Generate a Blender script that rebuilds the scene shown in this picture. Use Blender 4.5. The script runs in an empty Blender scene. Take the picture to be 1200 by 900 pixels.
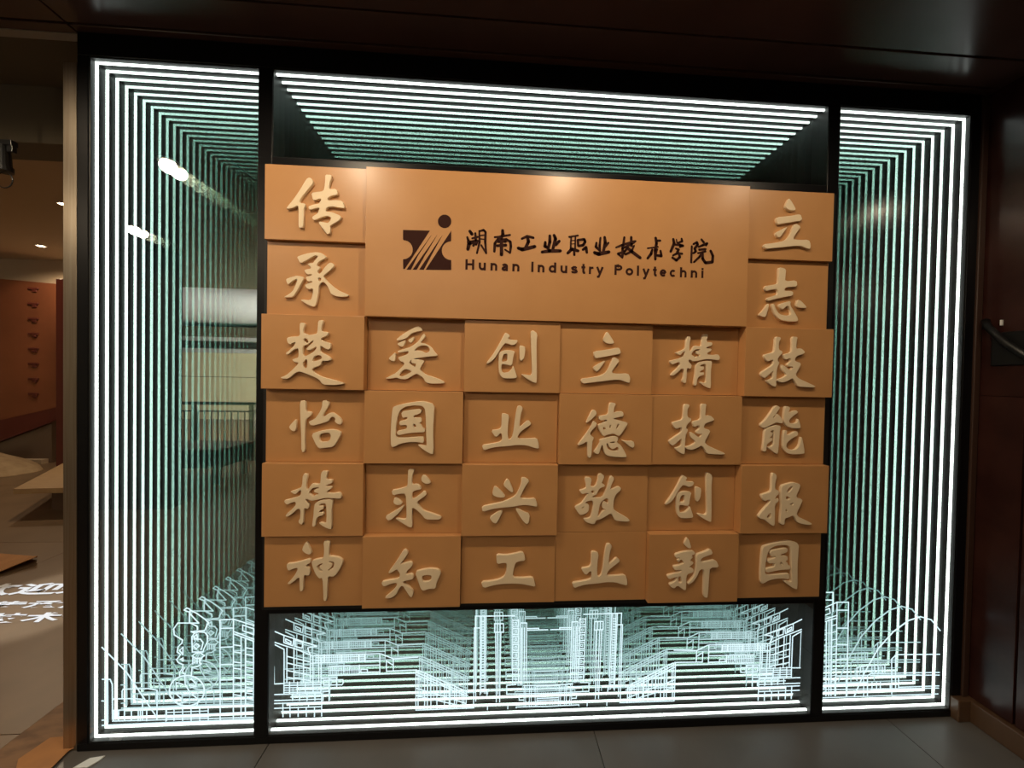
import bpy, bmesh, math, random
from mathutils import Vector, Matrix
random.seed(7)
S = bpy.context.scene
COL = S.collection

# ---------------------------------------------------------------- camera
cam = bpy.data.cameras.new('camera')
cam.sensor_width = 36.0
cam.lens = 36.0 * 420.0 / 1200.0
cam.clip_start = 0.02
camo = bpy.data.objects.new('camera', cam)
COL.objects.link(camo)
_r = Vector((0.9981430, -0.0581899, 0.0180116))
_u = Vector((-0.0171322, 0.0155761, 0.9997319))
_f = Vector((0.0584549, 0.9981840, -0.0145503))
camo.matrix_world = Matrix(((_r.x, _u.x, -_f.x, 1.529377), (_r.y, _u.y, -_f.y, -1.480561), (_r.z, _u.z, -_f.z, 1.437196), (0, 0, 0, 1)))
S.camera = camo

# ---------------------------------------------------------------- world, exposure, light bounces
w = bpy.data.worlds.new('world'); S.world = w
w.use_nodes = True
w.node_tree.nodes['Background'].inputs[0].default_value = (1.0, 0.78, 0.6, 1)
w.node_tree.nodes['Background'].inputs[1].default_value = 0.02
S.view_settings.view_transform = 'Standard'
S.view_settings.look = 'None'
S.view_settings.exposure = 0.0
S.view_settings.gamma = 1.0
S.view_settings.use_curve_mapping = False
S.cycles.max_bounces = 56
S.cycles.glossy_bounces = 56
S.cycles.transparent_max_bounces = 64
S.cycles.diffuse_bounces = 4
S.cycles.use_denoising = True
S.cycles.sample_clamp_indirect = 6.0

# ---------------------------------------------------------------- lights of the room
def spot(name, loc, power, color, angle=120, blend=0.7, radius=0.035, aim=None):
    l = bpy.data.lights.new(name, 'SPOT'); l.energy = power; l.color = color
    l.spot_size = math.radians(angle); l.spot_blend = blend; l.shadow_soft_size = radius
    o = bpy.data.objects.new(name, l); COL.objects.link(o); o.location = loc
    if aim is not None:
        o.rotation_euler = (Vector(aim) - Vector(loc)).to_track_quat('-Z', 'Y').to_euler()
    return o
def area(name, loc, size, power, color, rot=(0, 0, 0)):
    l = bpy.data.lights.new(name, 'AREA'); l.shape = 'RECTANGLE'; l.size, l.size_y = size
    l.energy = power; l.color = color
    o = bpy.data.objects.new(name, l); COL.objects.link(o); o.location = loc; o.rotation_euler = rot
    return o
WARM = (1.0, 0.80, 0.56)
SOFFIT_Z = 2.715
FRONT_LIGHTS = [(-0.44, -0.86), (0.73, -0.97), (1.94, -0.95), (3.08, -0.97), (-0.6, -2.4), (-1.63, -1.92)]
HALL_LIGHTS = [(-3.01, 2.607), (-4.864, 4.003)]

# ---------------------------------------------------------------- helpers
def link(name, me, mat=None, parent=None, loc=None):
    o = bpy.data.objects.new(name, me); COL.objects.link(o)
    if mat is not None and me is not None and len(me.materials) == 0: me.materials.append(mat)
    if parent is not None: o.parent = parent
    if loc is not None: o.location = loc
    return o
def thing(name, label, cat, loc=(0, 0, 0), group=None):
    o = bpy.data.objects.new(name, None); COL.objects.link(o); o.location = loc
    o.empty_display_size = 0.05
    tag(o, label, cat, group); return o
def tag(o, label, cat, group=None):
    o['label'] = label; o['category'] = cat
    if group: o['group'] = group
    return o
def structure(o, label=None):
    o['kind'] = 'structure'
    if label: o['label'] = label
    return o
def box(bm, a, b, bev=0.0):
    vs = [bm.verts.new((x, y, z)) for x in (a[0], b[0]) for y in (a[1], b[1]) for z in (a[2], b[2])]
    fs = []
    for q in ((0, 1, 3, 2), (4, 6, 7, 5), (0, 4, 5, 1), (2, 3, 7, 6), (0, 2, 6, 4), (1, 5, 7, 3)):
        fs.append(bm.faces.new([vs[i] for i in q]))
    if bev:
        es = {e for f in fs for e in f.edges}
        bmesh.ops.bevel(bm, geom=list(es), offset=bev, segments=2, affect='EDGES', profile=0.5)
    return vs
def finish(bm, name='m', smooth=False):
    bmesh.ops.recalc_face_normals(bm, faces=bm.faces)
    me = bpy.data.meshes.new(name); bm.to_mesh(me); bm.free()
    if smooth:
        for p in me.polygons: p.use_smooth = True
    return me
def boxobj(name, a, b, mat, parent=None, bev=0.0, origin=True):
    c = Vector(((a[0]+b[0])/2, (a[1]+b[1])/2, (a[2]+b[2])/2)) if origin else Vector((0, 0, 0))
    bm = bmesh.new(); box(bm, Vector(a)-c, Vector(b)-c, bev)
    o = link(name, finish(bm, name), mat, parent)
    o.location = c
    if parent is not None: o.location = c - parent.location
    return o
def plane(name, pts, mat, parent=None):
    bm = bmesh.new(); bm.faces.new([bm.verts.new(p) for p in pts])
    me = bpy.data.meshes.new(name); bm.to_mesh(me); bm.free()
    return link(name, me, mat, parent)
def cyl(bm, c, r, h, axis='Z', seg=24, r2=None):
    m = Matrix.Translation(Vector(c))
    if axis == 'Y': m = m @ Matrix.Rotation(math.pi/2, 4, 'X')
    if axis == 'X': m = m @ Matrix.Rotation(math.pi/2, 4, 'Y')
    bmesh.ops.create_cone(bm, cap_ends=True, segments=seg, radius1=r, radius2=r if r2 is None else r2, depth=h, matrix=m)
def tube(bm, pts, r, seg=8, closed=False):
    pts = [Vector(p) for p in pts]; n = len(pts); rings = []
    for i, p in enumerate(pts):
        a = pts[(i-1) % n] if (closed or i > 0) else p
        b = pts[(i+1) % n] if (closed or i < n-1) else p
        d = (b-a).normalized(); up = Vector((0, 0, 1)) if abs(d.z) < 0.9 else Vector((0, 1, 0))
        s = d.cross(up).normalized(); t = s.cross(d)
        rings.append([bm.verts.new(p + r*(math.cos(2*math.pi*k/seg)*s + math.sin(2*math.pi*k/seg)*t)) for k in range(seg)])
    for i in range(n if closed else n-1):
        A, B = rings[i], rings[(i+1) % n]
        for k in range(seg): bm.faces.new((A[k], A[(k+1) % seg], B[(k+1) % seg], B[k]))
    if not closed:
        bm.faces.new(rings[0][::-1]); bm.faces.new(rings[-1])

# ---------------------------------------------------------------- materials
def mat(name, color, rough=0.5, metal=0.0, spec=0.5, noise=None, bump=0.0, coat=0.0, coat_rough=0.1):
    m = bpy.data.materials.new(name); m.use_nodes = True
    nt = m.node_tree; b = nt.nodes['Principled BSDF']
    b.inputs['Base Color'].default_value = (*color, 1); b.inputs['Roughness'].default_value = rough
    b.inputs['Metallic'].default_value = metal; b.inputs['Specular IOR Level'].default_value = spec
    b.inputs['Coat Weight'].default_value = coat; b.inputs['Coat Roughness'].default_value = coat_rough
    if noise:
        c2, scale, lo, hi = noise[:4]
        tc = nt.nodes.new('ShaderNodeTexCoord'); mp = nt.nodes.new('ShaderNodeMapping')
        if len(noise) > 4: mp.inputs['Scale'].default_value = noise[4]
        n = nt.nodes.new('ShaderNodeTexNoise'); n.inputs['Scale'].default_value = scale; n.inputs['Detail'].default_value = 6
        r = nt.nodes.new('ShaderNodeValToRGB')
        r.color_ramp.elements[0].position = lo; r.color_ramp.elements[1].position = hi
        r.color_ramp.elements[0].color = (*color, 1); r.color_ramp.elements[1].color = (*c2, 1)
        nt.links.new(tc.outputs['Object'], mp.inputs[0]); nt.links.new(mp.outputs[0], n.inputs['Vector'])
        nt.links.new(n.outputs['Fac'], r.inputs[0]); nt.links.new(r.outputs[0], b.inputs['Base Color'])
        if bump:
            bp = nt.nodes.new('ShaderNodeBump'); bp.inputs['Strength'].default_value = bump; bp.inputs['Distance'].default_value = 0.002
            nt.links.new(n.outputs['Fac'], bp.inputs['Height']); nt.links.new(bp.outputs[0], b.inputs['Normal'])
    return m
def emit(name, color, strength, sampled=True):
    m = bpy.data.materials.new(name); m.use_nodes = True; nt = m.node_tree
    nt.nodes.remove(nt.nodes['Principled BSDF'])
    e = nt.nodes.new('ShaderNodeEmission'); e.inputs[0].default_value = (*color, 1); e.inputs[1].default_value = strength
    nt.links.new(e.outputs[0], nt.nodes['Material Output'].inputs[0])
    if not sampled: m.cycles.emission_sampling = 'NONE'
    return m
M_tile = mat('orange_paint', (0.53, 0.265, 0.098), 0.45, spec=0.3, noise=((0.56, 0.285, 0.108), 9.0, 0.3, 0.7), coat=0.3, coat_rough=0.27)
M_char = mat('cream_acrylic', (0.86, 0.69, 0.46), 0.45)
M_logo = mat('dark_brown_vinyl', (0.040, 0.013, 0.009), 0.75, spec=0.12)
M_backing = mat('black_board', (0.006, 0.006, 0.006), 0.6)
M_frame = mat('black_frame', (0.004, 0.004, 0.005), 0.3, spec=0.25)
M_rim = mat('grey_rim', (0.40, 0.37, 0.33), 0.4, metal=0.6)
M_cavity = mat('charcoal_cavity', (0.007, 0.008, 0.008), 0.5)
M_led = emit('led_white', (0.93, 1.0, 0.95), 4.2)
M_etch = emit('engraved_light', (0.74, 0.93, 1.0), 1.4, sampled=False)
M_marble = mat('red_brown_marble', (0.030, 0.010, 0.008), 0.22, spec=0.35, noise=((0.055, 0.020, 0.015), 5.0, 0.35, 0.75))
M_soffit = mat('soffit_panel', (0.075, 0.040, 0.032), 0.2, spec=0.3, noise=((0.09, 0.048, 0.04), 3.0, 0.3, 0.7))
M_joint = mat('dark_joint', (0.006, 0.003, 0.003), 0.7)
M_floor = mat('grey_floor_stone', (0.105, 0.098, 0.09), 0.35, spec=0.4, noise=((0.135, 0.125, 0.115), 4.0, 0.3, 0.75), bump=0.05)
M_floorjoint = mat('floor_joint', (0.30, 0.27, 0.22), 0.8)
M_hallfloor = mat('hall_floor_stone', (0.215, 0.14, 0.08), 0.4, spec=0.3, noise=((0.17, 0.11, 0.062), 3.0, 0.35, 0.7))
M_base = mat('brown_skirting', (0.10, 0.055, 0.03), 0.35)
M_steel = mat('brushed_steel', (0.42, 0.36, 0.28), 0.28, metal=0.9, noise=((0.34, 0.27, 0.20), 6.0, 0.3, 0.7, (30, 30, 0.6)))
M_orange = mat('orange_brown_wall', (0.21, 0.065, 0.024), 0.5, noise=((0.14, 0.042, 0.017), 1.2, 0.3, 0.7))
M_maroon = mat('maroon_wood', (0.10, 0.02, 0.012), 0.45)
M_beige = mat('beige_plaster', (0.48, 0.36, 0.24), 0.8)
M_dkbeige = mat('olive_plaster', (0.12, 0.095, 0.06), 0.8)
M_plinth = mat('grey_brown_plinth', (0.15, 0.095, 0.06), 0.7)
M_wood = mat('light_wood', (0.42, 0.27, 0.12), 0.55, noise=((0.34, 0.20, 0.09), 8.0, 0.3, 0.7, (1, 12, 1)))
M_darkwood = mat('dark_wood', (0.11, 0.06, 0.035), 0.6)
M_card = mat('cardboard', (0.50, 0.24, 0.09), 0.85, noise=((0.42, 0.20, 0.08), 14.0, 0.3, 0.7))
M_kraft = mat('kraft_board', (0.26, 0.14, 0.065), 0.6, noise=((0.13, 0.065, 0.03), 7.0, 0.42, 0.66, (1, 3, 1)))
M_cloth = mat('beige_cloth', (0.42, 0.30, 0.17), 0.9, noise=((0.3, 0.2, 0.11), 10.0, 0.3, 0.7), bump=0.5)
M_black = mat('black_metal', (0.008, 0.008, 0.008), 0.35)
M_white = mat('white_plastic', (0.75, 0.75, 0.72), 0.5)
M_text = mat('projected_text_paint', (0.86, 0.90, 0.95), 0.5)  # pale paint standing in for projected light letters
M_cream = mat('cream_wall_paint', (0.76, 0.69, 0.47), 0.8)
M_ceil = mat('white_ceiling_paint', (0.62, 0.62, 0.62), 0.8)
M_rail = mat('rail_metal', (0.10, 0.09, 0.08), 0.4, metal=0.5)
M_dark = mat('dark_wall_paint', (0.028, 0.022, 0.018), 0.7)
M_lamp = emit('lamp_glow', (1.0, 0.76, 0.48), 28.0)

def glass_material():
    """One-way mirror: outside it is glass with a partial reflection, its inner coating is a strong greenish mirror that lets a little light out."""
    m = bpy.data.materials.new('one_way_mirror_glass'); m.use_nodes = True; nt = m.node_tree
    nt.nodes.remove(nt.nodes['Principled BSDF']); N = nt.nodes.new; Lk = nt.links.new
    geo = N('ShaderNodeNewGeometry')
    tr = N('ShaderNodeBsdfTransparent'); tr.inputs[0].default_value = (0.95, 0.97, 0.96, 1)
    g1 = N('ShaderNodeBsdfGlossy'); g1.inputs['Roughness'].default_value = 0.0; g1.inputs[0].default_value = (0.9, 0.9, 0.9, 1)
    g2 = N('ShaderNodeBsdfGlossy'); g2.inputs['Roughness'].default_value = 0.0; g2.inputs[0].default_value = (0.825, 0.872, 0.858, 1)
    outer = N('ShaderNodeMixShader'); outer.inputs[0].default_value = 0.20; Lk(tr.outputs[0], outer.inputs[1]); Lk(g1.outputs[0], outer.inputs[2])
    inner = N('ShaderNodeMixShader'); inner.inputs[0].default_value = 0.95; Lk(tr.outputs[0], inner.inputs[1]); Lk(g2.outputs[0], inner.inputs[2])
    mix = N('ShaderNodeMixShader'); Lk(geo.outputs['Backfacing'], mix.inputs[0]); Lk(outer.outputs[0], mix.inputs[1]); Lk(inner.outputs[0], mix.inputs[2])
    Lk(mix.outputs[0], nt.nodes['Material Output'].inputs[0]); return m
M_glass = glass_material()
def mirror_material():
    m = bpy.data.materials.new('silver_mirror'); m.use_nodes = True; nt = m.node_tree
    nt.nodes.remove(nt.nodes['Principled BSDF'])
    g = nt.nodes.new('ShaderNodeBsdfGlossy'); g.inputs['Roughness'].default_value = 0.0; g.inputs[0].default_value = (0.785, 0.828, 0.815, 1)
    nt.links.new(g.outputs[0], nt.nodes['Material Output'].inputs[0]); return m
M_mirror = mirror_material()
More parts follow.
